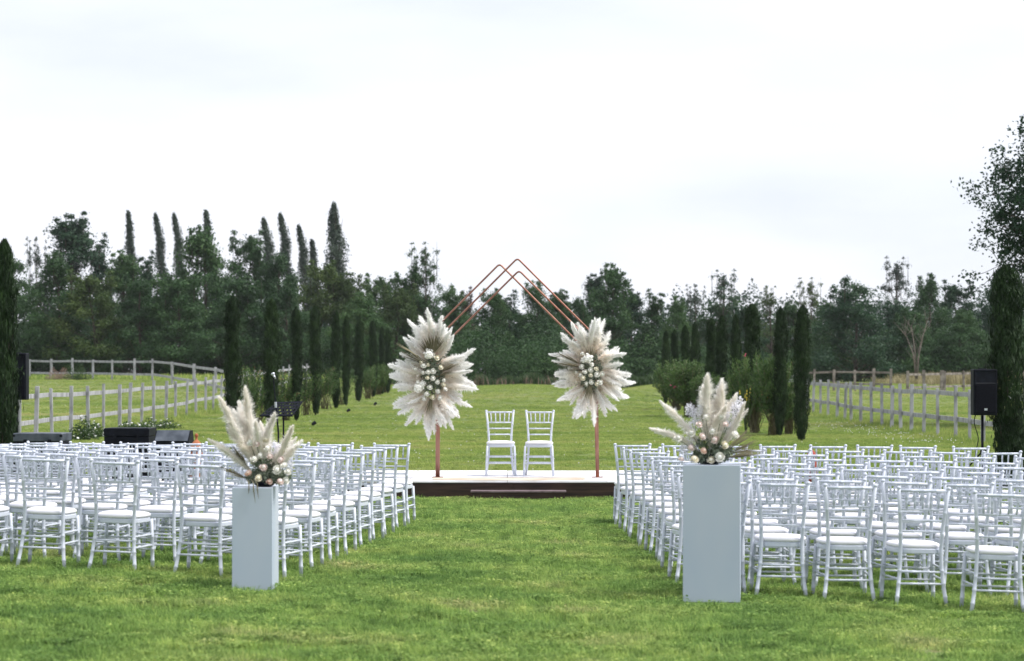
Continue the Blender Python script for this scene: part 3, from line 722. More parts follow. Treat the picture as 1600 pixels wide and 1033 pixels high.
shrub(1116, 80, 1.6, 1.7, 2, 'oleander directly behind the right pampas bouquet')
shrub(1178, 68, 1.5, 2.2, 1, 'tall oleander with a pink bloom right of the pampas bouquet', 'pink')
shrub(1210, 65, 1.4, 2.2, 0, 'broad tall oleander beside the nearest right-row cypress', 'salmon')
shrub(1232, 66, 1.0, 1.6, 2, 'narrow oleander tucked against the nearest right-row cypress')
shrub(1613, 36, .9, 1.25, 2, 'oleander with pink blooms at the right edge of the photo', 'pink')
# yellow broom
r_ = np.random.default_rng(31); mb = MB(); fl = MB()
for i in range(26):
    a = r_.uniform(0, 6.28); q = r_.uniform(.02, .38); hh = r_.uniform(.8, 1.55)
    mb.tube([(0, 0, 0), (q*.5*math.cos(a), q*.5*math.sin(a), hh*.6), (q*math.cos(a), q*math.sin(a), hh)], [.012, .008, .003], 4)
    for k in range(5 if i < 7 else 0):
        f = r_.uniform(.72, 1); c = Vector((q*math.cos(a)*f, q*math.sin(a)*f, hh*f)); fl.lathe([(.004, -.03), (.02, 0), (.004, .035)], 5, Matrix.Translation(c))
t = thing('broom_shrub', 'thin broom bush with yellow flower spikes right of the pampas bouquet', 'shrub', (X(1165, 66), 66, g(6.4, 66)))
obj('stems', mb.mesh('stems', M['greenstem']), t); tag(obj('flowers', fl.mesh('flowers', M['yellowflower']), t), kind='stuff')

# weeds under the left fence
def weedclump(px, d, wm, hm, n, label, seed, lm='weeds', flowers=True):
    r = np.random.default_rng(seed); x = X(px, d)
    d_ = r.normal(size=(n, 3)); d_ /= np.linalg.norm(d_, axis=1, keepdims=True); q = r.uniform(0, 1, n)**.55
    P_ = d_*q[:, None]*[wm/2, wm/3, hm*.8]; P_[:, 2] = abs(P_[:, 2])*(1+.3*np.sin(P_[:, 0]*9+seed))
    V, Q = quads(P_, d_+r.normal(size=(n, 3))*.6, r.uniform(.04, .10, n), r.uniform(.02, .05, n), r)
    me = np_mesh('leaves', V, Q); me.materials.append(M[lm])
    t = thing('weed_clump', label, 'weeds', (x, d, g(x, d)))
    obj('leaves', me, t)
    if flowers:
        mb = MB()
        for i in range(26):
            j = int(r.integers(n)); mb.lathe([(.006, 0), (.035, .012), (.03, .022), (.01, .012)], 6, Matrix.Translation(Vector(P_[j])*1.05+Vector((0, 0, .03))) @ Euler((r.uniform(-.8, .8), r.uniform(-.8, .8), 0)).to_matrix().to_4x4())
        tag(obj('flowers', mb.mesh('flowers', M['whiteflower']), t), kind='stuff')
    return t
weedclump(128, 61, 1.0, .62, 900, 'leafy weeds with white flowers against the left fence, nearer clump', 1)
weedclump(152, 63, .9, .42, 800, 'dark green weed clump right of the nearer flowering weeds', 2)
weedclump(208, 69, 1.3, .34, 900, 'low flowering weeds above the black case', 3)
weedclump(245, 72, 1.7, .38, 1100, 'spreading white-flowered weeds above the wedge monitor', 4)
weedclump(92, 150, 1.9, .85, 1500, 'dry pinkish brush in front of the far left fence', 5, 'drybrush', False)
weedclump(122, 148, 2.0, 1.0, 2000, 'green bushy plant right of the dry pinkish brush', 6, 'weeds', False)

# tall verge with wildflowers at the end of the lawn; dry grass strip
def strip(name, x0, x1, y0, y1, n, h0, h1, w, seed, matl, label, cat):
    r = np.random.default_rng(seed); x = r.uniform(x0, x1, n); y = r.uniform(y0, y1, n)
    V, T = blades(n, 0.0, h0, h1, w, .5, seed)
    V = V.reshape(n, 5, 3); V[:, :, 0] += x[:, None]; V[:, :, 1] += y[:, None]; V[:, :, 2] += gz(x, y)[:, None]
    hm = (.75+.35*np.sin(x*.9+seed)*np.sin(x*2.3+1)); V[:, 1:, 2] = np.where(True, gz(x, y)[:, None]+(V[:, 1:, 2]-gz(x, y)[:, None])*hm[:, None], 0)
    me = np_mesh(name, V.reshape(-1, 3), T); me.materials.append(matl); return tag(obj(name, me), label, cat, kind='stuff')
strip('verge_weeds', -14, 14, 190, 195, 15000, .4, 1.05, .03, 3, M['weeds'], 'rough weedy verge between the end of the lawn and the woodland', 'weeds')
strip('dry_verge', -10, 5, 189, 194, 600, .5, 1.0, .02, 4, M['drybrush'], 'faded seed heads in the verge at the end of the lawn', 'weeds')
strip('dry_grass', 27, 46, 156, 182, 15000, .5, 1.0, .022, 5, M['dry'], 'strip of straw-coloured tall grass behind the grey right fence', 'grass')
strip('field_grass', -60, -14, 150, 186, 15000, .12, .4, .03, 6, M['grass'], 'rough meadow grass behind the far left fence', 'grass')
strip('fence_weeds', -12.6, -11.0, 48, 110, 16000, .06, .30, .006, 7, M['grass'], 'unmown grass along the foot of the left fence', 'grass')
strip('fence_weeds', 10.9, 12.3, 46, 110, 16000, .06, .30, .006, 8, M['grass'], 'unmown grass along the foot of the right fence', 'grass')

# white clover heads on the far lawn
mb = MB(); r_ = np.random.default_rng(5)
for i in range(420):
    y = r_.uniform(38, 100); x = r_.uniform(-.2, .2)*y
    if abs(x) > 6.5 and r_.uniform() < .4: continue
    mb.lathe([(.004, 0), (.012, .010), (.003, .02)], 5, Matrix.Translation((x, y, g(x, y)+.03)))
for i in range(150):
    y = r_.uniform(56, 78); x = r_.uniform(9.2, 10.9)
    mb.lathe([(.003, 0), (.012, .010), (.003, .02)], 5, Matrix.Translation((x, y, g(x, y)+.06)))
tag(obj('clover_flowers', mb.mesh('clover_flowers', M['whiteflower'])), 'tiny white clover heads dotted over the lawn', 'clover', kind='stuff')

# ------------------------------------------------------------------ fences
def fence(label, pts, ph, matl, rails, rail_h=.11, post=.085, group=None, seed=0, lean=.04, front=-1):
    """pts: post feet (x, y); rails: heights; one rail piece between neighbouring posts"""
    r = random.Random(seed)
    t = thing('post_and_rail_fence', label, 'fence', (pts[0][0], pts[0][1], g(*pts[0])))
    o0 = Vector((pts[0][0], pts[0][1], g(*pts[0])))
    P_ = [Vector((x, y, g(x, y)))-o0 for x, y in pts]
    hs = []
    for i, p in enumerate(P_):
        w = post*r.uniform(.85, 1.2)/2; h = ph+r.uniform(-.05, .06); lx = r.uniform(-lean, lean)*h; ly = r.uniform(-lean, lean)*h
        mb = MB(); Mx = Matrix(((1, 0, lx/h, p.x), (0, 1, ly/h, p.y), (0, 0, 1, p.z-.05), (0, 0, 0, 1)))
        mb.box(-w, w, -w*.8, w*.8, 0, h+.05, Mx, .006)
        obj('post', mb.mesh('post', matl), t); hs.append((lx, ly, h))
    for zr in rails:
        off = [r.uniform(-.02, .02) for _ in P_]
        for i in range(len(P_)-1):
            a, b = P_[i], P_[i+1]
            A = a+Vector((hs[i][0]*zr/ph, hs[i][1]*zr/ph, zr+off[i])); B = b+Vector((hs[i+1][0]*zr/ph, hs[i+1][1]*zr/ph, zr+off[i+1]))
            dv = (B-A); n = Vector((dv.y, -dv.x, 0)).normalized()*front
            A = A+n*(post*.5+.022); B = B+n*(post*.5+.022)
            L_ = (B-A).length; xax = (B-A).normalized(); yax = Vector((-xax.y, xax.x, 0)).normalized(); zax = xax.cross(yax)
            Mx = Matrix(((xax.x, yax.x, zax.x, A.x), (xax.y, yax.y, zax.y, A.y), (xax.z, yax.z, zax.z, A.z), (0, 0, 0, 1)))
            mb = MB(); mb.box(.004, L_-.004, -.014, .014, -rail_h/2, rail_h/2, Mx, .004)
            obj('rail', mb.mesh('rail', matl), t)
    return t
lp = [30, 57, 84, 111, 139, 164, 187, 203, 223, 240, 260, 276, 291, 307, 323, 333, 346, 357, 368, 378, 389, 398, 408, 420, 432, 442, 452, 462, 472, 480, 488]
pts = [(-11.5, 52.0), (-11.45, 54.2)]+[(-11.5-.02*(i % 3), -11.5*F/(px-800)) for i, px in enumerate(lp)]
fence('weathered white post and rail fence running away on the left', pts[::-1], 1.33, M['fence'], (.50, 1.13), seed=1, front=1)
rp = [1536, 1513, 1491, 1465, 1445, 1426, 1408, 1392, 1376, 1361, 1346, 1332, 1321, 1307, 1292, 1281, 1271, 1262, 1254, 1246, 1238, 1230, 1222, 1214, 1206, 1198]
pts = [(11.5, 49.0), (11.5, 51.5), (11.45, 54.0), (11.45, 56.5)]+[(11.42+.04*math.sin(i), 11.42*F/(px-800)) for i, px in enumerate(rp)]
fence('white post and rail fence with leaning posts running away on the right', pts, 1.32, M['fence'], (.48, 1.14), rail_h=.12, seed=2, front=1)
def line(ptpx):
    return [(X(px, d), d) for px, d in ptpx]
fence('far white fence across the left field with a peak in its middle', line([(-20, 166), (12, 163), (46, 160), (80, 157), (113, 154), (145, 151.5), (175, 149), (210, 147), (238, 146), (269, 135), (303, 124), (337, 115), (368, 108)]), 1.27, M['fence'], (.35, 1.12), rail_h=.13, post=.12, seed=3, lean=.015)
fence('grey-brown far fence behind the right field, left of the gap', line([(1245, 134), (1272, 134), (1303, 134), (1336, 133), (1365, 133), (1392, 132)]), 1.2, M['fencefar'], (.38, 1.02), rail_h=.11, post=.13, seed=4, lean=.02)
fence('darker grey far fence right of the gap, before the dry grass', line([(1418, 126), (1444, 127), (1471, 129), (1476, 129.4), (1506, 131), (1535, 133), (1565, 135), (1600, 137)]), 1.15, M['fencefar'], (.30, .98), rail_h=.11, post=.13, seed=5, lean=.02)

# ------------------------------------------------------------------ stage
st = thing('wooden_stage', 'low stage with dark wood front and worn pale plywood top', 'stage', ((STX0+STX1)/2, STY0, 0))
sx = (STX0+STX1)/2; W2 = (STX1-STX0)/2; D_ = STY1-STY0
rr = random.Random(3)
nb = 4
for i in range(nb):
    a = -W2+2*W2*i/nb; b = -W2+2*W2*(i+1)/nb
    for j in range(2):
        y0 = -.02+(D_+.02)*j/2; y1 = -.02+(D_+.02)*(j+1)/2
        mb = MB(); mb.box(a+.003, b-.003, y0+.003, y1-.003, .212, .235+rr.uniform(-.002, .002), None, .003)
        obj('deck_panel', mb.mesh('deck_panel', M['deckwhite']), st)
# tan overlay sheet with curved front corners, 4 mm proud
poly = []
cx0, hw = .02, 1.05
for k in range(25):
    a = math.pi*k/24; poly.append((cx0+hw*math.cos(math.pi-a)*1.0, .55-.42*math.sin(a)**.55 if True else 0))
poly += [(cx0+hw, .95), (cx0-hw, .95)]
vs = [(x, y, .2385) for x, y in poly]+[(x, y, .2425) for x, y in poly]; n = len(poly)
me = bpy.data.meshes.new('deck_inset'); me.from_pydata(vs, [], [tuple(range(n))[::-1], tuple(range(n, 2*n))]+[(i, (i+1) % n, (i+1) % n+n, i+n) for i in range(n)]); me.materials.append(M['decktan'])
obj('deck_inset', me, st)
for a, b in ((-W2, -W2+W2*.42), (-W2+W2*.42, .02-sx), (.02-sx, W2*.62), (W2*.62, W2)):
    for z0, z1 in ((.012, .208),):
        mb = MB(); mb.box(a+.002, b-.002, .0, .028, z0, z1, None, .003); obj('fascia_board', mb.mesh('fascia_board', M['darkwood']), st)
for s_ in (-1, 1):
    mb = MB(); mb.box(*(sorted((s_*W2, s_*(W2-.028)))), .03, D_, .0, .208, None, .003); obj('side_board', mb.mesh('side_board', M['darkwood']), st)
mb = MB(); mb.box(-W2+.04, W2-.04, .04, D_-.04, 0, .20); obj('underframe', mb.mesh('underframe', M['darkwood']), st)
stp = thing('stage_step', 'low dark wooden step against the middle of the stage front', 'step', (X(810, 32.4), STY0-.30, 0))
mb = MB(); mb.box(-.64, .64, -.02, .27, .095, .118, None, .004); obj('tread', mb.mesh('tread', M['stepedge']), stp)
mb = MB(); mb.box(-.62, .62, .0, .025, -.01, .094, None, .003); obj('riser', mb.mesh('riser', M['darkwood']), stp)
for s_ in (-1, 1):
    mb = MB(); mb.box(*sorted((s_*.62, s_*.595)), .027, .26, -.01, .094, None, .003); obj('end_board', mb.mesh('end_board', M['darkwood']), stp)

# ------------------------------------------------------------------ chair
def tube_nodes(pts, r, nodes, n=8, bulge=.0035, hw=.006):
    """round bar with bamboo-like rings at the given fractions"""
    pts = [Vector(p) for p in pts]
    seg = [(pts[i+1]-pts[i]).length for i in range(len(pts)-1)]; T = sum(seg)
    def at(f):
        f = max(0, min(1, f))*T
        for i, s_ in enumerate(seg):
            if f <= s_ or i == len(seg)-1: return pts[i].lerp(pts[i+1], min(1, f/s_))
            f -= s_
    fr = [(0, r)]; acc = 0
    for s_ in seg[:-1]: acc += s_; fr.append((acc/T, r))
    fr.append((1, r))
    for q in nodes:
        e_ = hw/T
        fr += [(q-e_, r), (q, r+bulge), (q+e_, r)]
    fr = sorted(set(fr))
    mb = MB(); mb.tube([at(f) for f, _ in fr], [q for _, q in fr], n); return mb
CW = M['chair']
def rear_post(s_):
    pts = [(s_*.198, -.250, 0), (s_*.178, -.222, .14), (s_*.163, -.198, .30), (s_*.158, -.190, .44), (s_*.163, -.196, .58), (s_*.177, -.215, .75), (s_*.194, -.240, .905)]
    mb = tube_nodes(pts, .0155, (.09, .2, .31, .62, .8), 8)
    mb.tube([(s_*.194, -.240, .903), (s_*.195, -.241, .912), (s_*.196, -.242, .92), (s_*.196, -.242, .927)], [.0155, .019, .017, .007], 8)
    return mb.mesh('back_post', CW, True)
def front_leg(s_):
    pts = [(s_*.207, .198, 0), (s_*.200, .190, .2), (s_*.190, .180, .425)]
    return tube_nodes(pts, .0160, (.2, .42, .66), 8).mesh('front_leg', CW, True)
def bar(a, b, r, nodes=(.3, .7)): return tube_nodes([a, b], r, nodes, 6, .0022, .005)
def sup(w0, w1, d0, d1, n=36, e_=4.0):
    out = []
    for k in range(n):
        a = 2*math.pi*k/n; c, s_ = math.cos(a), math.sin(a)
        u = math.copysign(abs(c)**(2/e_), c); v = math.copysign(abs(s_)**(2/e_), s_)
        y = (d0+d1)/2+v*(d1-d0)/2; f = (v+1)/2; w = w0+(w1-w0)*f
        out.append((u*w, y))
    return out
def loft(levels, cap=True):
    mb = MB(); n = len(levels[0][0]); vs = []; fs = []
    for ring, z in levels:
        vs += [(x, y, z) for x, y in ring]
    for i in range(len(levels)-1):
        for k in range(n):
            a, b = i*n+k, i*n+(k+1) % n; fs.append((a, b, b+n, a+n))
    fs.append(tuple(range(n))[::-1]); fs.append(tuple((len(levels)-1)*n+k for k in range(n)))
    mb.add(vs, fs); return mb
CH = []     # (name, mesh)
for s_ in (-1, 1):
    CH.append(('back_post', rear_post(s_))); CH.append(('front_leg', front_leg(s_)))
CH.append(('seat_frame', loft([(sup(.165, .200, -.195, .198), .405), (sup(.172, .210, -.202, .206), .412), (sup(.172, .210, -.202, .206), .440), (sup(.165, .203, -.195, .2), .447)]).mesh('seat_frame', CW, False)))
lev = []
for z, sh in ((.4475, .006), (.452, -.004), (.464, -.008), (.476, -.004), (.484, .012), (.489, .035), (.493, .075), (.495, .13)):
    lev.append((sup(.170-sh, .207-sh, -.198+sh, .203-sh, 36, 3.6), z))
CH.append(('cushion', loft(lev).mesh('cushion', M['cushion'], True)))
CH.append(('crest_rail', bar((-.192, -.2385, .893), (.192, -.2385, .893), .0125, (.25, .5, .75)).mesh('crest_rail', CW, True)))
yb = lambda z: np.interp(z, [.44, .58, .75, .905], [-.190, -.196, -.215, -.240])
xb = lambda z: np.interp(z, [.44, .58, .75, .905], [.158, .163, .177, .194])
for z in (.748, .662, .578):
    CH.append(('back_rail', bar((-xb(z), yb(z), z), (xb(z), yb(z), z), .0095).mesh('back_rail', CW, True)))
for k in range(5):
    f = (k-2)/2.9
    CH.append(('spindle', tube_nodes([(f*xb(.75), yb(.75), .750), (f*xb(.89), yb(.89), .89)], .0085, (.33, .67), 6, .002, .004).mesh('spindle', CW, True)))
lerp = lambda a, b, f: tuple(a[i]+(b[i]-a[i])*f for i in range(3))
def rp(z): return (np.interp(z, [0, .14, .30, .44], [.198, .178, .163, .158]), np.interp(z, [0, .14, .30, .44], [-.25, -.222, -.198, -.19]), z)
def fp(z): return (np.interp(z, [0, .2, .425], [.207, .200, .190]), np.interp(z, [0, .2, .425], [.198, .19, .18]), z)
for z in (.268, .178):
    a = rp(z); CH.append(('stretcher', bar((-a[0], a[1], z), (a[0], a[1], z), .009).mesh('stretcher', CW, True)))
    a = fp(z); CH.append(('stretcher', bar((-a[0], a[1], z), (a[0], a[1], z), .009).mesh('stretcher', CW, True)))
for z in (.300, .212):
    a, b = rp(z), fp(z)
    for s_ in (-1, 1):
        CH.append(('stretcher', bar((s_*a[0], a[1], z), (s_*b[0], b[1], z), .009).mesh('stretcher', CW, True)))
CV = random.Random(5)
def chair(x, y, z, rz, label, group, tilt=0.0):
    t = thing('chiavari_chair', label, 'chair', (x, y, z), rz, group); t.rotation_euler = (0, tilt, rz)
    for nm, me in CH:
        o = obj(nm, me, t)
        if nm == 'cushion': o.location = (CV.gauss(0, .004), CV.gauss(0, .005), 0); o.rotation_euler = (0, 0, R(CV.gauss(0, 1.6))); o.scale = (CV.uniform(.97, 1.02), CV.uniform(.97, 1.02), 1)
    return t

# rear-right (left block) / rear-left (right block) foot of each aisle chair, nearest row first
rowsL = [(-1.76, 19.3), (-1.65, 20.25), (-1.58, 21.2), (-1.49, 22.15), (-1.41, 23.1), (-1.34, 24.1), (-1.28, 25.05), (-1.20, 26.0), (-1.13, 27.0)]
rowsR = [(1.44, 18.95), (1.335, 19.85), (1.34, 20.85), (1.335, 21.9), (1.30, 22.9), (1.27, 23.9), (1.22, 24.9), (1.19, 25.9), (1.165, 27.05)]
R2 = random.Random(11)
for bl, rows, sg in (('left', rowsL, -1), ('right', rowsR, 1)):
    for ri, (x0, y0) in enumerate(rows):
        nseat = 8
        first = [0, .53, 1.24, 1.88, 2.44, 3.02, 3.62, 4.22] if (bl == 'left' and ri == 0) else ([0, .47, .955, 1.475, 2.0, 2.55, 3.1, 3.65] if (bl == 'right' and ri == 0) else None)
        step = (.585 if bl == 'left' else .535)+R2.uniform(-.012, .012)
        for k in range(nseat):
            dx = first[k] if first else k*step + (R2.uniform(-.05, .05) if k else 0)
            xr = x0+sg*dx                                  # aisle-side rear foot
            slope = .22 if bl == 'left' else (-.10 if ri else -.27)
            yr = y0+slope*dx + (R2.uniform(-.07, .07) if k else 0)
            if bl == 'right' and ri == 0: yr = [18.95, 18.85, 18.67, 18.5, 18.05, 17.95, 17.9, 17.9][k]
            rz = R(-5)*(bl == 'left') + R(1.0)*(bl == 'right') + R(R2.gauss(0, 2.6))
            cx = xr+sg*.198; cy = yr+.25
            # footing: mean ground below the chair, leaning with the ground's cross slope
            zc = g(cx, cy); sl = (g(cx+.2, cy)-g(cx-.2, cy))/.4
            row = 'nearest row' if ri == 0 else ('row nearest the stage' if ri == 8 else f'{ORD[ri]} row from the camera')
            seat = 'at the aisle' if k == 0 else f'{ORD[k]} seat from the aisle'
            chair(cx, cy, zc-.015, rz, f'white chair, {bl} block, {row}, {seat}', f'guest chairs in the {bl} block', -math.atan(sl)+R(R2.gauss(0, .4)))
zs = .2345
chair(X(782, 34.35), 34.35, zs+.003, R(180+2), 'left of the two white chairs on the stage under the arch', 'pair of chairs on the stage')
chair(X(842.5, 34.3), 34.3, zs+.003, R(180-3), 'right of the two white chairs on the stage under the arch', 'pair of chairs on the stage')

# ------------------------------------------------------------------ arch
AD = 33.76
ar = thing('wedding_arch', 'copper tube arch of three overlapping pointed frames on the stage', 'arch', (X(807.5, AD), AD, .236))
def aloc(px, py, dy=0.0): return Vector((X(px, AD)-ar.location.x, dy, Z(py, AD)-.236))
def frame(ax, ay, lx, rx, sl, dy, lean):
    yl = ay+(ax-lx)*sl; yr_ = ay+(rx-ax)*sl
    rad_ = .05
    raw = [aloc(lx-.5, 746, dy), aloc(lx, yl, dy), aloc(ax, ay, dy), aloc(rx, yr_, dy), aloc(rx+lean, 744.5, dy)]
    raw[0].z = 0; raw[-1].z = 0
    out = [raw[0]]
    for i in (1, 2, 3):
        a, p, b = raw[i-1], raw[i], raw[i+1]
        u = (a-p).normalized(); v = (b-p).normalized()
        p0, p1 = p+u*rad_, p+v*rad_
        for k in range(6):
            f = k/5; out.append(p0*(1-f)**2+p*2*f*(1-f)+p1*f*f)
    out.append(raw[-1])
    mb = MB(); mb.tube(out, .0128, 8)
    return mb.mesh('frame', M['copper'], True)
obj('frame', frame(808.5, 403.5, 684.5, 930, 1.0, .0, 3.5), ar)
obj('frame', frame(780.5, 412, 682.2, 933, 1.0, .055, 2), ar)
obj('frame', frame(811, 423, 686.5, 928, .99, -.055, 4), ar)
for px in (684, 933):
    mb = MB(); b_ = aloc(px, 745, 0); b_.z = 0; mb.box(b_.x-.075, b_.x+.075, -.11, .11, .001, .007, None, .002); obj('foot_plate', mb.mesh('foot_plate', M['copper']), ar)

# ------------------------------------------------------------------ flower pieces
def plume(seed, L_=.5, W=.10, n=1100, bend=.12, side=.5, lw=.0024):
    """feathery pampas head along +Z, stem from the origin; the hairs hang to one side"""
    r = np.random.default_rng(seed)
    u = r.uniform(0, 1, n)**.8
    wv = r.uniform(0, 6.28)
    def ax(f): return np.stack([bend*f**2*L_+.012*np.sin(f*5+wv)*f, .016*np.sin(f*4+wv*2)*f, f*L_], 1)
    f0 = .14+u*.84
    base = ax(f0)
    a = r.uniform(0, 2*np.pi, n)
    rag = 1+.35*np.sin(u*17+seed)*np.sin(a*2+seed)+.2*np.sin(u*41+a)
    env = W*.5*np.interp(u, [0, .12, .4, .75, .93, 1], [.35, .85, 1.0, .8, .45, .18])*r.uniform(.35, 1.25, n)*rag
    ln = (.045+.075*r.uniform(.2, 1, n))*(L_/.5)
    dx = np.cos(a)*env+side*W*.35*np.sign(bend+1e-6)*np.interp(u, [0, .5, 1], [.4, 1, .9]); dy = np.sin(a)*env
    d1 = np.stack([dx, dy, ln*.8], 1)
    mid = base+d1*[.55, .55, .75]; tip = base+d1*[1.15, 1.15, .85]
    nrm = np.stack([np.cos(a), np.sin(a), .3*np.ones(n)], 1)+r.normal(0, .35, (n, 3))
    sd = np.cross(d1, nrm); sd /= np.linalg.norm(sd, axis=1, keepdims=True); w_ = lw*r.uniform(.5, 1.5, n)[:, None]
    V = np.stack([base-sd*w_*.6, base+sd*w_*.6, mid+sd*w_*1.5, tip, mid-sd*w_*1.5], 1).reshape(-1, 3)
    o = np.arange(n)*5
    T = np.concatenate([np.stack([o, o+1, o+2], 1), np.stack([o, o+2, o+4], 1), np.stack([o+4, o+2, o+3], 1)])
    zz = np.concatenate([[0, .12], np.linspace(.2, .99, 9)]); c = ax(zz); k = 6; off = len(V); SV = []
    rr_ = [.002, .002]+list(W*.5*np.interp(np.linspace(0, 1, 9), [0, .15, .4, .8, 1], [.12, .40, .52, .32, .05]))
    c[:, 0] += side*W*.12*np.sign(bend+1e-6)*np.clip((zz-.15)*3, 0, 1)
    for i, p in enumerate(c):
        for j in range(k): SV.append(p+np.array([rr_[i]*math.cos(j*1.047), rr_[i]*math.sin(j*1.047), 0]))
    ST = []
    for i in range(len(zz)-1):
        for j in range(k):
            a_, b_ = off+i*k+j, off+i*k+(j+1) % k; ST += [(a_, b_, b_+k), (a_, b_+k, a_+k)]
    return np_mesh('pampas_plume', np.concatenate([V, np.array(SV)]), np.concatenate([T, np.array(ST)]))
PL = []
for i in range(7):
    me = plume(i, .5, [.135, .115, .14, .11, .125, .15, .10][i], 1000, [.12, .32, -.2, .45, .05, -.38, .25][i]); me.materials.append(M['pampas']); PL.append(me)
PW = []
for i in range(4):
    me = plume(20+i, .5, [.13, .11, .10, .12][i], 2600, [.22, .42, .12, -.3][i], lw=.0015); me.materials.append(M['pampaswhite']); PW.append(me)
def aim(o, p, d, L_, roll, wid=1.0):
    """place a +Z-long mesh of 0.5 m at p pointing along d with length L_"""
    o.location = p; q = Vector(d).to_track_quat('Z', 'Y'); o.rotation_mode = 'XYZ'
    o.rotation_euler = (q @ Euler((0, 0, roll)).to_quaternion()).to_euler(); o.scale = (L_/.5*wid, L_/.5*wid, L_/.5)
def bloom(kind):
    """open garden rose, radius about 1: ragged cupped petals round a small heart"""
    mb = MB(); r = random.Random(kind)
    mb.lathe([(.1, -.7), (.42, -.4), (.5, 0), (.38, .35), (.12, .5)], 7)
    for n_, rad_, zc, sz in ((6, .80, -.25, .95), (6, .66, .02, .85), (5, .46, .25, .66), (4, .26, .42, .46)):
        for k in range(n_):
            a = 2*math.pi*(k+r.uniform(-.3, .3))/n_ + zc*3
            fl_ = r.uniform(.05, .45)*(1 if rad_ > .5 else .4)
            o = Vector((math.cos(a), math.sin(a), 0)); s_ = Vector((-math.sin(a), math.cos(a), 0)); up = Vector((0, 0, 1)); h = sz*r.uniform(.8, 1.15)
            c = o*rad_*.55+up*(zc-.25)
            p = [c-s_*h*.22-up*h*.3, c+s_*h*.22-up*h*.3, c+s_*h*.55+up*h*.18+o*(.14+fl_*.4), c+s_*h*.28+up*h*.52+o*(.1+fl_), c-s_*h*.28+up*h*(.5+r.uniform(-.08, .08))+o*(.1+fl_), c-s_*h*.55+up*h*.18+o*(.14+fl_*.4), c+up*h*.15+o*.20]
            mb.add(p, [(0, 1, 6), (1, 2, 6), (2, 3, 6), (3, 4, 6), (4, 5, 6), (5, 0, 6)])
    return mb.mesh('bloom')
BL = {}
for nm in ('rosewhite', 'rosecream', 'rosepeach', 'roseblush'):
    for k in range(2):
        me = bloom(k); me.materials.append(M[nm]); BL[nm, k] = me
def hydr(seed):
    r = np.random.default_rng(seed); mb = MB()
    for i in range(46):
        d_ = r.normal(size=3); d_ /= np.linalg.norm(d_); q = Vector(d_).to_track_quat('Z', 'Y').to_matrix().to_4x4()
        Mx = Matrix.Translation(Vector(d_)*r.uniform(.72, .98)) @ q
        mb.lathe([(.06, -.06), (.26, .03), (.22, .08), (.04, .02)], 5, Mx)
    mb.lathe([(.1, -.7), (.6, -.35), (.72, 0), (.6, .4), (.1, .7)], 8)
    me = mb.mesh('hydrangea', M['rosewhite']); return me
HY = [hydr(1), hydr(2)]
def fan(seed, n=13, spread=1.15):
    """dried fan palm, unit 0.5 m along +Z in the XZ plane"""
    mb = MB(); r = random.Random(seed)
    mb.tube([(0, 0, 0), (0, 0, .14)], .004, 5)
    for i in range(n):
        a = spread*(i/(n-1)-.5)*2*.5+r.uniform(-.03, .03); L_ = .5-.12*abs(a)+r.uniform(-.05, .02)
        d_ = Vector((math.sin(a), r.uniform(-.06, .06), math.cos(a))); s_ = Vector((math.cos(a), 0, -math.sin(a)))*.011; b = Vector((0, 0, .12))
        p = [b, b+d_*(L_*.4)+s_, b+d_*(L_-.12), b+d_*(L_*.4)-s_, b+d_*(L_*.4)+Vector((0, .006, 0))]
        mb.add(p, [(0, 1, 4), (1, 2, 4), (2, 3, 4), (3, 0, 4)])
    return mb.mesh('palm_fan', M['palm'])
FN = [fan(1), fan(2, 11, 1.5), fan(3, 9, .7)]
def cloud(name, seed, n, size, sx_, sy_, sz_, matl):
    r = np.random.default_rng(seed); d_ = r.normal(size=(n, 3)); d_ /= np.linalg.norm(d_, axis=1, keepdims=True)
    P_ = d_*(r.uniform(.2, 1, n)**.5)[:, None]*[sx_, sy_, sz_]
    V, Q = quads(P_, r.normal(size=(n, 3)), size*r.uniform(.5, 1.3, n), size*.5*r.uniform(.5, 1.3, n), r)
    me = np_mesh(name, V, Q); me.materials.append(matl); return me

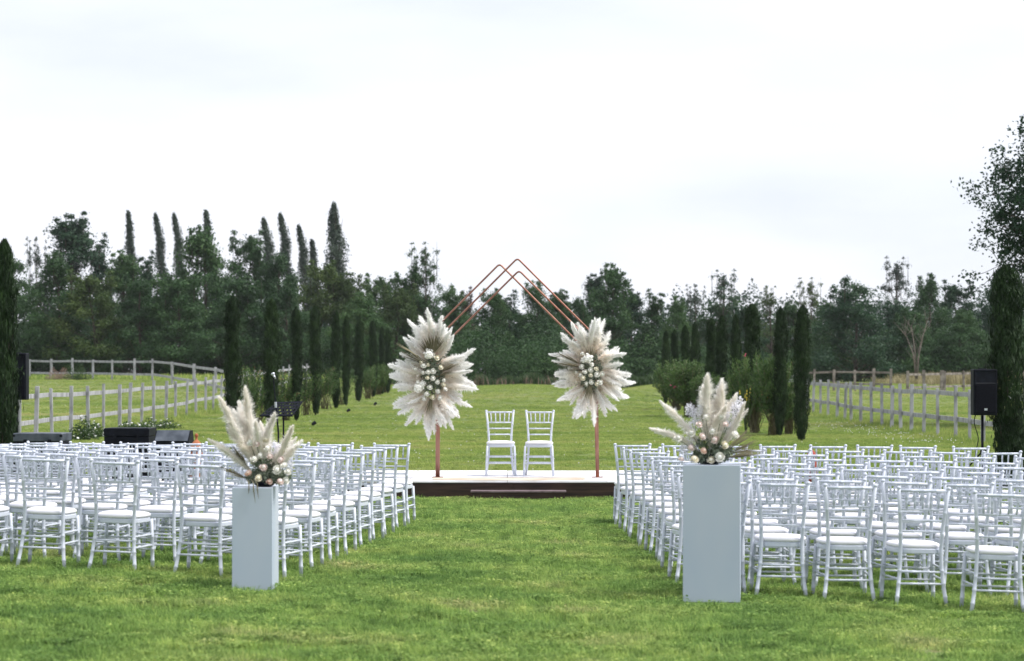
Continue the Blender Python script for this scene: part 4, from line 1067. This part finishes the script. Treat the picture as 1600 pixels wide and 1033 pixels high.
def arch_bouquet(cx, cy, label, spec, flowers, big, fans, seed, axis):
    """cx, cy: picture position of the heart; spec: list of (angle deg, length m, start fraction along the axis)"""
    r = random.Random(seed); D = AD-.12
    o = thing('flower_arrangement', label, 'flower arrangement', (X(cx, D), D, Z(cy, D)), 0, 'pampas arrangements on the arch')
    for (a, L_, ax) in spec+[(a_+4, l_*.86, x_*.9) for a_, l_, x_ in spec[::3]]:
        st_ = Vector((axis[0]*ax, r.uniform(-.06, .02), axis[1]*ax))
        a += r.uniform(-3, 3); dy = r.uniform(-.38, .30)
        d_ = Vector((math.cos(R(a)), dy, math.sin(R(a)))).normalized()
        p = obj('pampas_plume', PL[r.randrange(7)], o)
        aim(p, st_, d_, L_*r.uniform(.85, .98), r.uniform(0, 6.28), r.uniform(.85, 1.15))
    for (a, L_, ax, k) in fans:
        f = obj('palm_fan', FN[k], o); aim(f, Vector((axis[0]*ax, -.10, axis[1]*ax)), Vector((math.cos(R(a)), -.25, math.sin(R(a)))), L_, r.uniform(-.4, .4))
    gl = obj('greenery', cloud('greenery', seed, 900, .05, .17, .11, .30 if axis[1] > .2 else .24, M['filler']), o, loc=(0, -.05, 0))
    for (px, py, k, s_) in flowers:
        b = obj('rose', BL[k, r.randrange(2)], o, loc=(X(px, D-.2)-o.location.x, -.17-r.uniform(0, .06), Z(py, D-.2)-o.location.z), rot=(R(90)+r.uniform(-.4, .4), r.uniform(-.4, .4), r.uniform(-.4, .4)), scale=s_)
    for (px, py, s_) in big:
        obj('hydrangea', HY[r.randrange(2)], o, loc=(X(px, D-.2)-o.location.x, -.17, Z(py, D-.2)-o.location.z), rot=(r.random(), r.random(), r.random()), scale=s_)
    return o
# left: heart (676, 588)
specL = []
for a, L_, ax in [(78, .60, .8), (88, .62, .8), (95, .58, .85), (70, .50, .9), (100, .60, .7), (108, .52, .8), (117, .58, .7), (125, .50, .7), (132, .52, .6), (140, .44, .6), (60, .46, .8), (50, .46, .8), (40, .48, .7), (31, .46, .6),
                  (150, .50, .5), (158, .52, .4), (165, .54, .3), (172, .56, .2), (179, .58, .1), (184, .58, 0), (189, .56, -.1), (195, .55, -.2), (201, .52, -.3),
                  (22, .48, .5), (14, .54, .4), (7, .58, .3), (1, .60, .2), (-6, .60, .1), (-13, .58, 0), (-19, .58, -.2), (-26, .56, -.3), (-34, .56, -.4),
                  (210, .60, -.4), (217, .62, -.5), (224, .60, -.6), (232, .58, -.6), (240, .56, -.7), (248, .60, -.7), (255, .58, -.8), (263, .52, -.8), (270, .54, -.8), (277, .46, -.8),
                  (-43, .58, -.5), (-50, .56, -.6), (-56, .58, -.6), (-63, .56, -.7), (-70, .50, -.7),
                  (85, .42, .6), (110, .40, .6), (150, .38, .4), (30, .38, .4), (200, .40, -.2), (-30, .42, -.3), (225, .40, -.5), (-60, .38, -.6), (255, .36, -.6), (0, .40, .2), (175, .38, .1)]:
    specL.append((a, L_, ax))
fl = [(683, 559, 'rosecream', .045), (662, 571, 'rosewhite', .045), (669, 570, 'rosecream', .03), (648, 576, 'rosewhite', .034), (661, 582, 'rosewhite', .034), (669, 581, 'rosewhite', .042), (677, 580, 'rosewhite', .045), (668, 590, 'rosecream', .033), (676.5, 591, 'rosewhite', .042),
      (684, 597, 'rosewhite', .036), (694, 594, 'rosewhite', .03), (672, 605, 'rosewhite', .045), (684.5, 611, 'rosewhite', .040), (696, 608, 'rosewhite', .036), (667, 615, 'rosewhite', .045), (676, 621, 'rosecream', .038), (688, 622, 'rosewhite', .042), (663, 623, 'rosewhite', .036), (658, 566, 'rosecream', .03), (689, 574, 'rosecream', .04), (653, 598, 'rosewhite', .04), (693, 601, 'rosecream', .035)]
arch_bouquet(676, 588, 'tall pampas and white rose arrangement on the left leg of the arch', specL, fl, [(670, 553.5, .078), (654, 606, .075), (660, 600, .05)], [(100, .42, .5, 0), (84, .46, .6, 0), (148, .62, .45, 2), (152, .56, .35, 1), (28, .44, .0, 0), (20, .40, -.1, 1), (262, .40, -.5, 2)], 3, (0, .33))
specR = []
for a, L_, ax in [(100, .66, .7), (107, .60, .7), (93, .56, .7), (84, .58, .7), (76, .60, .7), (67, .60, .7), (60, .52, .7), (52, .52, .6), (115, .56, .7), (123, .58, .7), (130, .56, .6), (137, .58, .6), (145, .54, .5), (153, .50, .4),
                  (42, .52, .5), (33, .48, .4), (24, .46, .3), (16, .48, .2), (8, .54, .1), (2, .58, .1), (-4, .56, 0), (-12, .54, -.1), (-20, .54, -.2), (-28, .58, -.3), (-36, .58, -.4), (-44, .54, -.4),
                  (164, .52, .3), (172, .54, .2), (180, .56, .1), (187, .56, 0), (194, .56, -.1), (201, .52, -.2), (209, .52, -.3), (218, .50, -.4), (228, .48, -.5), (238, .52, -.5), (247, .58, -.6), (255, .54, -.6), (264, .56, -.7), (272, .60, -.7), (280, .50, -.7), (289, .50, -.6), (297, .56, -.6), (305, .52, -.5), (313, .48, -.5),
                  (105, .42, .5), (75, .40, .5), (140, .40, .3), (40, .38, .3), (200, .38, -.2), (-30, .40, -.2), (250, .40, -.4), (300, .38, -.4)]:
    specR.append((a, L_*.97, ax))
fr_ = [(909, 573, 'rosewhite', .042), (914, 581, 'rosewhite', .038), (900, 581, 'rosewhite', .032), (932, 576, 'rosecream', .036), (923, 578, 'rosewhite', .042), (933, 585, 'rosewhite', .045), (923, 586, 'rosecream', .036), (941, 584, 'rosewhite', .042), (911, 591, 'rosecream', .040), (924, 597, 'rosewhite', .040), (938, 597, 'rosewhite', .045), (916, 600, 'rosewhite', .038), (933, 600, 'rosecream', .036), (910, 552, 'rosewhite', .033), (925, 569, 'rosewhite', .036), (907, 586, 'rosewhite', .034)]
arch_bouquet(923, 582, 'starburst pampas and white rose arrangement on the right leg of the arch', specR, fr_, [(919, 560, .075), (912, 563, .045)], [(170, .58, .2, 1), (160, .60, .3, 2), (178, .42, .1, 0), (95, .32, .3, 2), (262, .34, -.3, 2)], 4, (0, .22))

# ------------------------------------------------------------------ pedestals and their bouquets
def pedestal(px0, px1, top, d, depth, rz, label):
    x0, x1 = X(px0, d), X(px1, d); xm = (x0+x1)/2; z0 = g(xm, d); h = Z(top, d)-z0
    t = thing('flower_pedestal', label, 'pedestal', (xm, d, z0-.01), rz, 'white flower pedestals')
    w = (x1-x0)/2; hz = h+.01
    mb = MB(); mb.box(-w, w, 0, .016, 0, hz, None, .0025); obj('front_panel', mb.mesh('front_panel', M['pedestal']), t)
    mb = MB(); mb.box(-w, w, depth-.016, depth, 0, hz, None, .0025); obj('back_panel', mb.mesh('back_panel', M['pedestal']), t)
    for s_ in (-1, 1):
        mb = MB(); mb.box(*sorted((s_*(w-.001), s_*(w-.016))), .0165, depth-.0165, 0, hz-.0005, None, .002); obj('side_panel', mb.mesh('side_panel', M['pedestal']), t)
    mb = MB(); mb.box(-w+.0165, w-.0165, .0165, depth-.0165, hz-.018, hz-.002, None, .002); obj('top_panel', mb.mesh('top_panel', M['pedestal']), t)
    return xm, z0+h
DL, DR = 18.30, 18.42
xl, zl = pedestal(362.5, 425.5, 762, DL, .50, 0, 'shorter narrow white pedestal in front of the left chairs')
xr, zr = pedestal(1067, 1156.5, 727, DR, .42, R(-6), 'taller wide white pedestal in front of the right chairs')

def bouquet(px, topz, d, label, plumes, flowers, stat, fans, seed, green, dbase):
    r = random.Random(seed); x = X(px, d)
    o = thing('flower_bouquet', label, 'bouquet', (x, d, topz), 0, 'pampas bouquets on the pedestals')
    mb = MB(); mb.lathe([(.055, .0), (.075, .01), (.085, .05), (.075, .075)], 14); obj('bowl', mb.mesh('bowl', M['black'], True), o, loc=(dbase, 0, 0))
    def lp(a, b, dy=0.0): return Vector((X(a, d+dy)-x, dy, Z(b, d+dy)-topz))
    for (x0, y0, x1, y1, w, dy) in plumes:
        a = lp(x0, y0); b = lp(x1, y1, dy); v = b-a; p = obj('pampas_plume', PW[r.randrange(4)], o); aim(p, a, v, v.length*.93, r.uniform(0, 6.28), w*.5/v.length*.86)
    for (x0, y0, x1, y1, k, dy) in fans:
        a = lp(x0, y0, -.25 if y1 > 760 else 0); b = lp(x1, y1, dy); v = b-a; f = obj('palm_fan', FN[k], o); aim(f, a, v, v.length, r.uniform(-.6, .6))
    for (a, b, k, s_) in flowers:
        dy = -.11+r.uniform(-.03, .03)+.0015*max(0, (zl and 0)); q = lp(a, b, dy)
        obj('rose', BL[k, r.randrange(2)], o, loc=q, rot=(R(70)+r.uniform(-.5, .3), r.uniform(-.5, .5), r.uniform(-.6, .6)), scale=s_)
        st_ = MB(); st_.tube([(dbase, 0, .04), tuple((q+Vector((dbase, 0, 0)))/2+Vector((0, .02, 0))), tuple(q-Vector((0, -.01, .01)))], .0025, 4); obj('flower_stem', st_.mesh('flower_stem', M['greenstem']), o)
    for (a, b, s_, n) in stat:
        q = lp(a, b, r.uniform(-.06, .05)); obj('filler_flower', cloud('filler_flower', r.randrange(999), n, .017, s_*.8, s_*.7, s_*1.2, M['statice']), o, loc=q)
        st_ = MB(); st_.tube([(dbase, 0, .04), tuple(q)], .002, 4); obj('flower_stem', st_.mesh('flower_stem', M['greenstem']), o)
    for (a, b, s_, n) in green:
        tag(obj('greenery', cloud('greenery', r.randrange(999), n, .035, s_, s_*.7, s_*.6, M['filler']), o, loc=lp(a, b, -.03)), kind='stuff')
    return o
bouquet(409, zl+.001, DL+.2, 'loose bouquet of leaning pampas, roses and dried palm on the shorter pedestal',
    [(405, 745, 345, 622, 1.35, -.05), (408, 745, 371, 614, 1.15, .05), (405, 748, 337, 679, .75, -.05), (410, 742, 358, 638, 1.2, .0), (410, 742, 385, 640, 1.1, .08), (415, 745, 404, 648, 1.1, -.03), (412, 742, 394, 655, 1.0, -.1), (418, 745, 432, 664, .8, .05), (420, 745, 459, 664, .85, -.05), (424, 745, 462, 688, .75, -.08), (424, 745, 452, 682, .6, .08), (412, 745, 372, 668, 1.0, -.12), (415, 750, 440, 700, .8, .0)],
    [(388, 739, 'rosepeach', .031), (404, 747, 'rosecream', .031), (412, 730, 'roseblush', .036), (433, 734, 'rosewhite', .040), (421, 752, 'rosepeach', .029), (438, 752, 'roseblush', .034), (447, 751, 'rosewhite', .032), (450, 737, 'rosewhite', .032), (439, 718, 'roseblush', .034), (422, 713, 'roseblush', .028), (397, 717, 'rosewhite', .033), (418, 700, 'rosewhite', .033), (415, 686, 'rosecream', .034), (401, 693, 'roseblush', .03), (391, 691, 'rosewhite', .033), (444, 727, 'rosewhite', .03), (407, 712, 'rosewhite', .026)],
    [(427, 700, .055, 300), (438, 705, .06, 320), (398, 678, .05, 240), (406, 705, .06, 300), (446, 716, .05, 260), (452, 725, .045, 200)],
    [(402, 752, 352, 690, 2, -.05), (400, 752, 338, 728, 2, .0), (402, 754, 350, 735, 2, -.1), (396, 745, 362, 700, 2, .05)], 7,
    [(400, 745, .085, 420), (420, 745, .11, 500), (436, 745, .10, 360), (410, 725, .10, 200)], .02)
bouquet(1113, zr+.001, DR+.2, 'full fan-shaped bouquet of upright pampas and roses on the taller pedestal',
    [(1110, 715, 1084, 592, 1.35, .0), (1110, 715, 1096, 606, 1.25, .08), (1112, 715, 1117, 600, 1.3, .1), (1112, 715, 1108, 618, 1.1, -.05), (1115, 715, 1140, 608, .85, .0), (1108, 715, 1046, 621, .75, -.05), (1104, 715, 1037, 651, .8, -.1), (1120, 715, 1170, 634, .65, -.05), (1114, 715, 1128, 614, .9, .05), (1110, 715, 1100, 640, 1.0, -.12), (1118, 712, 1158, 640, .6, .06)],
    [(1085, 717, 'rosecream', .040), (1111, 718, 'rosecream', .036), (1125, 714, 'rosewhite', .042), (1100, 704, 'rosepeach', .030), (1080, 700, 'roseblush', .030), (1133, 695, 'rosecream', .036), (1117, 687, 'roseblush', .040), (1098, 682, 'roseblush', .033), (1149, 679, 'rosewhite', .038), (1114, 673, 'rosewhite', .034), (1080, 676, 'rosewhite', .038), (1060, 684, 'rosewhite', .033), (1065, 717, 'roseblush', .025), (1127, 651, 'rosewhite', .034), (1103, 651, 'rosewhite', .032), (1134, 663, 'roseblush', .026), (1093, 663, 'roseblush', .028)],
    [(1078, 640, .05, 260), (1088, 650, .055, 280), (1084, 665, .05, 240), (1150, 640, .06, 320), (1142, 655, .06, 320), (1156, 632, .05, 260), (1070, 700, .05, 260), (1078, 690, .05, 220), (1138, 670, .05, 220), (1094, 640, .04, 150)],
    [(1118, 716, 1192, 690, 2, -.05), (1118, 718, 1200, 703, 2, .05), (1118, 716, 1180, 668, 2, .0), (1118, 718, 1185, 708, 0, -.1), (1105, 714, 1068, 694, 2, .0)], 9,
    [(1098, 714, .09, 420), (1120, 712, .10, 460), (1108, 695, .11, 260), (1132, 706, .08, 200)], -.01)

lb = next(o for o in C.objects if o.get('label', '').startswith('loose bouquet'))
for k_, (pa, pm, pb) in enumerate((((392, 755), (396, 759), (399, 786)), ((396, 755), (402, 760), (404, 779)), ((386, 755), (389, 760), (388, 772)))):
    q_ = lambda p, dy: Vector((X(p[0], DL+.2+dy)-lb.location.x, dy, Z(p[1], DL+.2+dy)-lb.location.z))
    mb = MB(); mb.tube([q_(pa, -.10)+Vector((0, 0, .03)), q_(pm, -.225)+Vector((0, 0, .02)), q_(pm, -.235)-Vector((0, 0, .02)), q_(pb, -.222)], [.003, .005, .005, .001], 4); obj('drooping_leaf', mb.mesh('drooping_leaf', M['palm']), lb)

# ------------------------------------------------------------------ loudspeakers on stands
def speaker(px, d, ztop, w, h, rz, label):
    x = X(px, d); z0 = ztop-h
    sp = thing('loudspeaker', label, 'loudspeaker', (x, d, z0), rz, 'loudspeakers on stands')
    ww = w/2
    # cabinet: tapers to the back, chamfered
    mb = MB(); poly = [(-ww, -.17), (ww, -.17), (ww, .0), (ww*.62, .19), (-ww*.62, .19), (-ww, .0)]
    n = 6; vs = [(x_, y_, .0) for x_, y_ in poly]+[(x_, y_, h) for x_, y_ in poly]
    mb.add(vs, [tuple(range(n))[::-1], tuple(range(n, 2*n))]+[(i, (i+1) % n, (i+1) % n+n, i+n) for i in range(n)])
    o = obj('cabinet', mb.mesh('cabinet', M['black']), sp); bv = o.modifiers.new('bevel', 'BEVEL'); bv.width = .012; bv.segments = 2
    mb = MB(); mb.box(-ww+.02, ww-.02, -.188, -.172, .03, h*.66, None, .006); obj('woofer_grille', mb.mesh('woofer_grille', M['grille']), sp)
    mb = MB()
    cx = [(-ww+.03, -.172, h*.70), (ww-.03, -.172, h*.70), (ww-.03, -.172, h-.03), (-ww+.03, -.172, h-.03)]
    cy = [(-ww*.35, -.135, h*.78), (ww*.35, -.135, h*.78), (ww*.35, -.135, h*.90), (-ww*.35, -.135, h*.90)]
    rim = [(a*1.08, -.186, (b-h*.835)*1.08+h*.835) for a, _, b in cx]
    mb.add(rim+cy, [(0, 1, 5, 4), (1, 2, 6, 5), (2, 3, 7, 6), (3, 0, 4, 7), (4, 5, 6, 7)]); mb.box(-ww+.015, ww-.015, -.176, -.171, h*.68, h-.015)
    obj('horn', mb.mesh('horn', M['black']), sp)
    mb = MB(); mb.box(-.022, .022, -.192, -.1885, .07, .10); obj('badge', mb.mesh('badge', M['metal']), sp)
    mb = MB(); mb.tube([(-.06, 0, h-.004), (-.05, 0, h+.006), (.05, 0, h+.006), (.06, 0, h-.004)], .008, 6); obj('handle', mb.mesh('handle', M['black']), sp)
    sp.children[0].location = (0, 0, 0)
    gz_ = g(x, d)
    stn = thing('speaker_stand', label.replace('loudspeaker', 'tripod stand under the loudspeaker'), 'speaker stand', (x, d, gz_), rz, 'tripod speaker stands')
    hp = z0-gz_
    mb = MB(); mb.tube([(0, 0, .20), (0, 0, hp-.0)], .019, 10); mb.tube([(0, 0, .12), (0, 0, hp*.55)], .026, 10); obj('pole', mb.mesh('pole', M['black'], True), stn)
    mb = MB(); mb.tube([(0, 0, hp*.55-.05), (0, 0, hp*.55+.01)], .034, 10); mb.tube([(.03, 0, hp*.55-.02), (.065, 0, hp*.55-.02)], .010, 6); obj('collar', mb.mesh('collar', M['black']), stn)
    for k in range(3):
        a = 2*math.pi*k/3+.5
        mb = MB(); mb.tube([(0.02*math.cos(a), .02*math.sin(a), hp*.50), (.50*math.cos(a), .50*math.sin(a), .012)], .012, 6); lg = obj('leg', mb.mesh('leg', M['black']), stn)
        mb = MB(); mb.tube([(0.02*math.cos(a), .02*math.sin(a), .16), (.27*math.cos(a), .27*math.sin(a), hp*.50*.48)], .009, 6); obj('brace', mb.mesh('brace', M['black']), stn)
        mb = MB(); mb.tube([(.49*math.cos(a), .49*math.sin(a), .0), (.50*math.cos(a), .50*math.sin(a), .03)], .018, 6); obj('rubber_foot', mb.mesh('rubber_foot', M['black']), lg)
    return sp
speaker(1535, 34.8, Z(577, 34.8), .345, .66, R(4), 'black loudspeaker on the right beside the edge cypress')
def cable(pts, label):
    mb = MB(); o_ = Vector(pts[0]); P_ = [Vector(p)-o_ for p in pts]; out = []
    for i in range(len(P_)-1):
        p0, p1, p2, p3 = P_[max(i-1, 0)], P_[i], P_[i+1], P_[min(i+2, len(P_)-1)]
        for k in range(6):
            f = k/6; out.append(.5*((2*p1)+(p2-p0)*f+(2*p0-5*p1+4*p2-p3)*f*f+(3*p1-p0-3*p2+p3)*f**3))
    out.append(P_[-1]); mb.tube(out, .007, 5); o = obj('audio_cable', mb.mesh('audio_cable', M['black'], True), loc=o_); tag(o, label, 'cable')
xs_ = X(1535, 34.8)
cable([(xs_, 34.98, 1.22), (xs_-.09, 34.95, 1.0), (xs_-.05, 34.85, .75), (xs_-.10, 34.8, .5), (xs_-.04, 34.8, .2), (xs_-.4, 34.6, .02), (xs_-1.2, 34.9, .01), (xs_-2.4, 35.3, .01)], 'black cable dangling from the right loudspeaker down its stand')
speaker(27, 36.4, Z(552, 36.4), .36, .70, R(-4), 'black loudspeaker on the left half hidden by the edge cypress')

# ------------------------------------------------------------------ sound gear behind the left chairs
def wedge(px0, px1, top, d, depth, label, style):
    x0, x1 = X(px0, d), X(px1, d); xm = (x0+x1)/2; z0 = g(xm, d); h = Z(top, d)-z0; w = (x1-x0)/2
    t = thing('equipment_case' if style != 'wedge' else 'stage_monitor', label, 'equipment case' if style != 'wedge' else 'stage monitor', (xm, d, z0), R(-4))
    if style == 'wedge':
        mb = MB(); prof = [(0, 0), (depth, 0), (depth, h*.72), (depth*.72, h), (depth*.38, h), (0, h*.82)]
        n = len(prof); vs = [(-w, a, b) for a, b in prof]+[(w, a, b) for a, b in prof]
        mb.add(vs, [tuple(range(n)), tuple(range(n, 2*n))[::-1]]+[(i, i+n, (i+1) % n+n, (i+1) % n) for i in range(n)])
        o = obj('body', mb.mesh('body', M['black']), t)
        a, b = Vector((0, 0, h*.82)), Vector((0, depth*.38, h)); nn = Vector((0, -(b.z-a.z), b.y-a.y)).normalized()*.006
        p = [Vector((-w+.015, a.y, a.z+.01))+nn, Vector((w-.015, a.y, a.z+.01))+nn, Vector((w-.015, b.y, b.z))+nn, Vector((-w+.015, b.y, b.z))+nn]
        q = [v-nn*.9 for v in p]
        mb = MB(); mb.add(p+q, [(0, 1, 2, 3), (4, 7, 6, 5), (0, 4, 5, 1), (1, 5, 6, 2), (2, 6, 7, 3), (3, 7, 4, 0)]); obj('grille', mb.mesh('grille', M['casetop']), t)
    else:
        mb = MB(); mb.box(-w, w, 0, depth, 0.0, h*.86, None, .008); obj('body', mb.mesh('body', M['black']), t)
        mb = MB(); mb.box(-w-.004, w+.004, -.004, depth+.004, h*.865, h, None, .01); obj('lid', mb.mesh('lid', M['casetop' if style == 'pale' else 'black']), t)
        mb = MB()
        for s_ in (-1, 1):
            for z_ in (.02, h-.05): mb.box(*sorted((s_*(w+.006), s_*(w-.03))), -.006, .02, z_, z_+.03)
        obj('corner_fittings', mb.mesh('corner_fittings', M['black']), t)
        for s_ in (-1, 1):
            mb = MB(); mb.box(s_*w*.5-.025, s_*w*.5+.025, -.010, -.0045, h*.83, h*.90, None, .002); obj('latch', mb.mesh('latch', M['black']), t)
        mb = MB(); mb.tube([(-.06, -.004, h*.45), (-.06, -.03, h*.45), (.06, -.03, h*.45), (.06, -.004, h*.45)], .007, 6); obj('handle', mb.mesh('handle', M['black']), t)
    return t
wedge(20, 97, 677, 33.5, .55, 'wide black case with a pale grey lid right of the left edge cypress', 'pale')
wedge(162, 233, 669, 35.0, .5, 'plain upright black case behind the left chairs', 'plain')
wedge(240, 295, 673, 34.2, .42, 'wedge monitor with a pale sloping front beside the clay jar', 'wedge')
def jar(px, top, d, matl, label, w=.10):
    x = X(px, d); z0 = g(x, d); h = Z(top, d)-z0
    t = thing('clay_jar', label, 'clay jar', (x, d, z0))
    mb = MB(); mb.lathe([(w*.6, 0), (w*.85, h*.1), (w*1.0, h*.35), (w*.92, h*.62), (w*.8, h*.70)], 18); obj('body', mb.mesh('body', matl, True), t)
    mb = MB(); mb.lathe([(w*.95, h*.705), (w*.98, h*.74), (w*.75, h*.82), (w*.3, h*.88), (w*.14, h*.90), (w*.2, h*.94), (w*.3, h*.965), (w*.16, h*.99), (.004, h)], 18); obj('lid', mb.mesh('lid', matl, True), t)
jar(307, 677, 34.0, M['terra'], 'lidded terracotta jar behind the left chairs right of the wedge monitor')
jar(1268, 696, 36.5, M['redterra'], 'small red clay jar glimpsed behind the right chairs', .08)

# music stand and microphone
MD = 33.6
xm = X(440, MD); z0 = g(xm, MD)
ms = thing('music_stand', 'black music stand with a perforated tilted desk', 'music stand', (xm, MD, z0), 0)
desk = MB()
c0, c1, c2, c3 = Vector((X(473, MD)-xm, .10, Z(627.5, MD)-z0)), Vector((X(432, MD)-xm, .14, Z(628.5, MD)-z0)), Vector((X(407, MD)-xm, -.10, Z(649.5, MD)-z0)), Vector((X(459, MD)-xm, -.14, Z(649.5, MD)-z0))
# perforated sheet: a grid with holes left open
nu, nv = 17, 9
def dp(u, v): return (c1*(1-u)+c0*u)*(1-v)+(c2*(1-u)+c3*u)*v
gridv = {}
vs = []; fs = []
for i in range(nu+1):
    for j in range(nv+1):
        gridv[i, j] = len(vs); vs.append(dp(i/nu, j/nv))
for i in range(nu):
    for j in range(nv):
        if i % 2 and j % 2 and 0 < i < nu-1 and 0 < j < nv-1: continue
        fs.append((gridv[i, j], gridv[i+1, j], gridv[i+1, j+1], gridv[i, j+1]))
desk.add(vs, fs); o = obj('desk', desk.mesh('desk', M['black']), ms); sd = o.modifiers.new('solid', 'SOLIDIFY'); sd.thickness = .004
mb = MB(); mb.tube([c2+Vector((0, -.03, .0)), c3+Vector((0, -.03, .0))], .012, 6); obj('lip', mb.mesh('lip', M['black']), ms)
zc = (c0+c1+c2+c3)/4
mb = MB(); mb.tube([(zc.x, zc.y+.02, .12), (zc.x, zc.y+.02, zc.z)], .012, 8); obj('pole', mb.mesh('pole', M['black']), ms)
for k in range(3):
    a = k*2.094+.4; mb = MB(); mb.tube([(zc.x, zc.y+.02, .22), (zc.x+.28*math.cos(a), zc.y+.02+.28*math.sin(a), .008)], .007, 6); obj('leg', mb.mesh('leg', M['black']), ms)
MD2 = 33.0; xm = X(434, MD2); z0 = g(xm, MD2)
mc = thing('microphone_stand', 'slim black microphone stand with a silver-headed microphone', 'microphone stand', (xm, MD2, z0))
q = lambda a, b: Vector((X(a, MD2)-xm, 0, Z(b, MD2)-z0))
mb = MB(); mb.tube([(q(435, 690).x, 0, .02), q(435, 676), q(431, 632)], [.012, .012, .011], 8); obj('pole', mb.mesh('pole', M['black']), mc)
mb = MB(); mb.tube([q(431, 633), q(427, 590)], [.008, .007], 8); obj('boom', mb.mesh('boom', M['black']), mc)
mb = MB(); mb.tube([q(431, 637), q(430.6, 628)], .017, 8); obj('clutch', mb.mesh('clutch', M['metal']), mc)
a, b = q(430.5, 592), q(425.5, 582.5)
mb = MB(); mb.tube([a, a.lerp(b, .62)], [.012, .017], 10); obj('microphone_body', mb.mesh('microphone_body', M['metal'], True), mc)
mb = MB(); mb.tube([a.lerp(b, .62), a.lerp(b, .72), a.lerp(b, .9), b], [.018, .027, .027, .012], 10); obj('microphone_head', mb.mesh('microphone_head', M['metal'], True), mc)
mb = MB(); mb.lathe([(.13, 0), (.13, .012), (.03, .03), (.014, .04)], 16); obj('base', mb.mesh('base', M['black']), mc)

# garden spotlights on the lawn
for px, py, lab in ((490, 664, 'small black garden spotlight nearest on the left lawn'), (544, 643, 'small black garden spotlight, middle of the three on the left lawn'), (586, 632, 'small black garden spotlight farthest on the left lawn'), ):
    d = F*EYE/(py-582)
    for _ in range(30):
        d = F*(EYE-g(X(px, d), d))/(py+2-582)
    x = X(px, d); t = thing('garden_spotlight', lab, 'spotlight', (x, d, g(x, d)), .6, 'garden spotlights')
    mb = MB(); mb.tube([(0, 0, -.02), (0, 0, .05)], .008, 6); obj('spike', mb.mesh('spike', M['black']), t)
    mb = MB(); mb.tube([(-.05, 0, .05), (.0, 0, .085), (.06, 0, .12)], [.045, .055, .062], 12); obj('lamp_head', mb.mesh('lamp_head', M['black']), t)
    mb = MB(); mb.tube([(.061, 0, .1205), (.064, 0, .1225)], .052, 12); obj('lens', mb.mesh('lens', M['metal']), t)
# fallen twigs on the right lawn
mb = MB(); r_ = np.random.default_rng(2)
for i in range(10):
    a = r_.uniform(0, 6.28); p = Vector((r_.normal(0, .3), r_.normal(0, .5), .02)); e_ = p+Vector((math.cos(a)*.35, math.sin(a)*.35, r_.uniform(.02, .12))); mb.tube([p, (p+e_)/2+Vector((0, 0, .03)), e_], [.01, .008, .003], 4)
tw = obj('fallen_twigs', mb.mesh('fallen_twigs', M['broaddark'])); tw.location = (X(1022, 132), 132, g(7.7, 132)); tag(tw, 'small fallen twigs on the lawn by the far right shrubs', 'twigs')

# ------------------------------------------------------------------ thin summer haze
mb = MB(); mb.box(-420, 420, -30, 330, -1.6, 24)
hm = bpy.data.materials.new('haze'); hm.use_nodes = True; t_ = hm.node_tree; t_.nodes.clear()
ho = N(t_, 'ShaderNodeOutputMaterial'); pv = N(t_, 'ShaderNodeVolumePrincipled'); pv.inputs['Color'].default_value = (.93, .96, 1, 1); pv.inputs['Density'].default_value = .00010; pv.inputs['Anisotropy'].default_value = .2
t_.links.new(pv.outputs[0], ho.inputs['Volume'])
tag(obj('haze', mb.mesh('haze', hm)), kind='stuff')
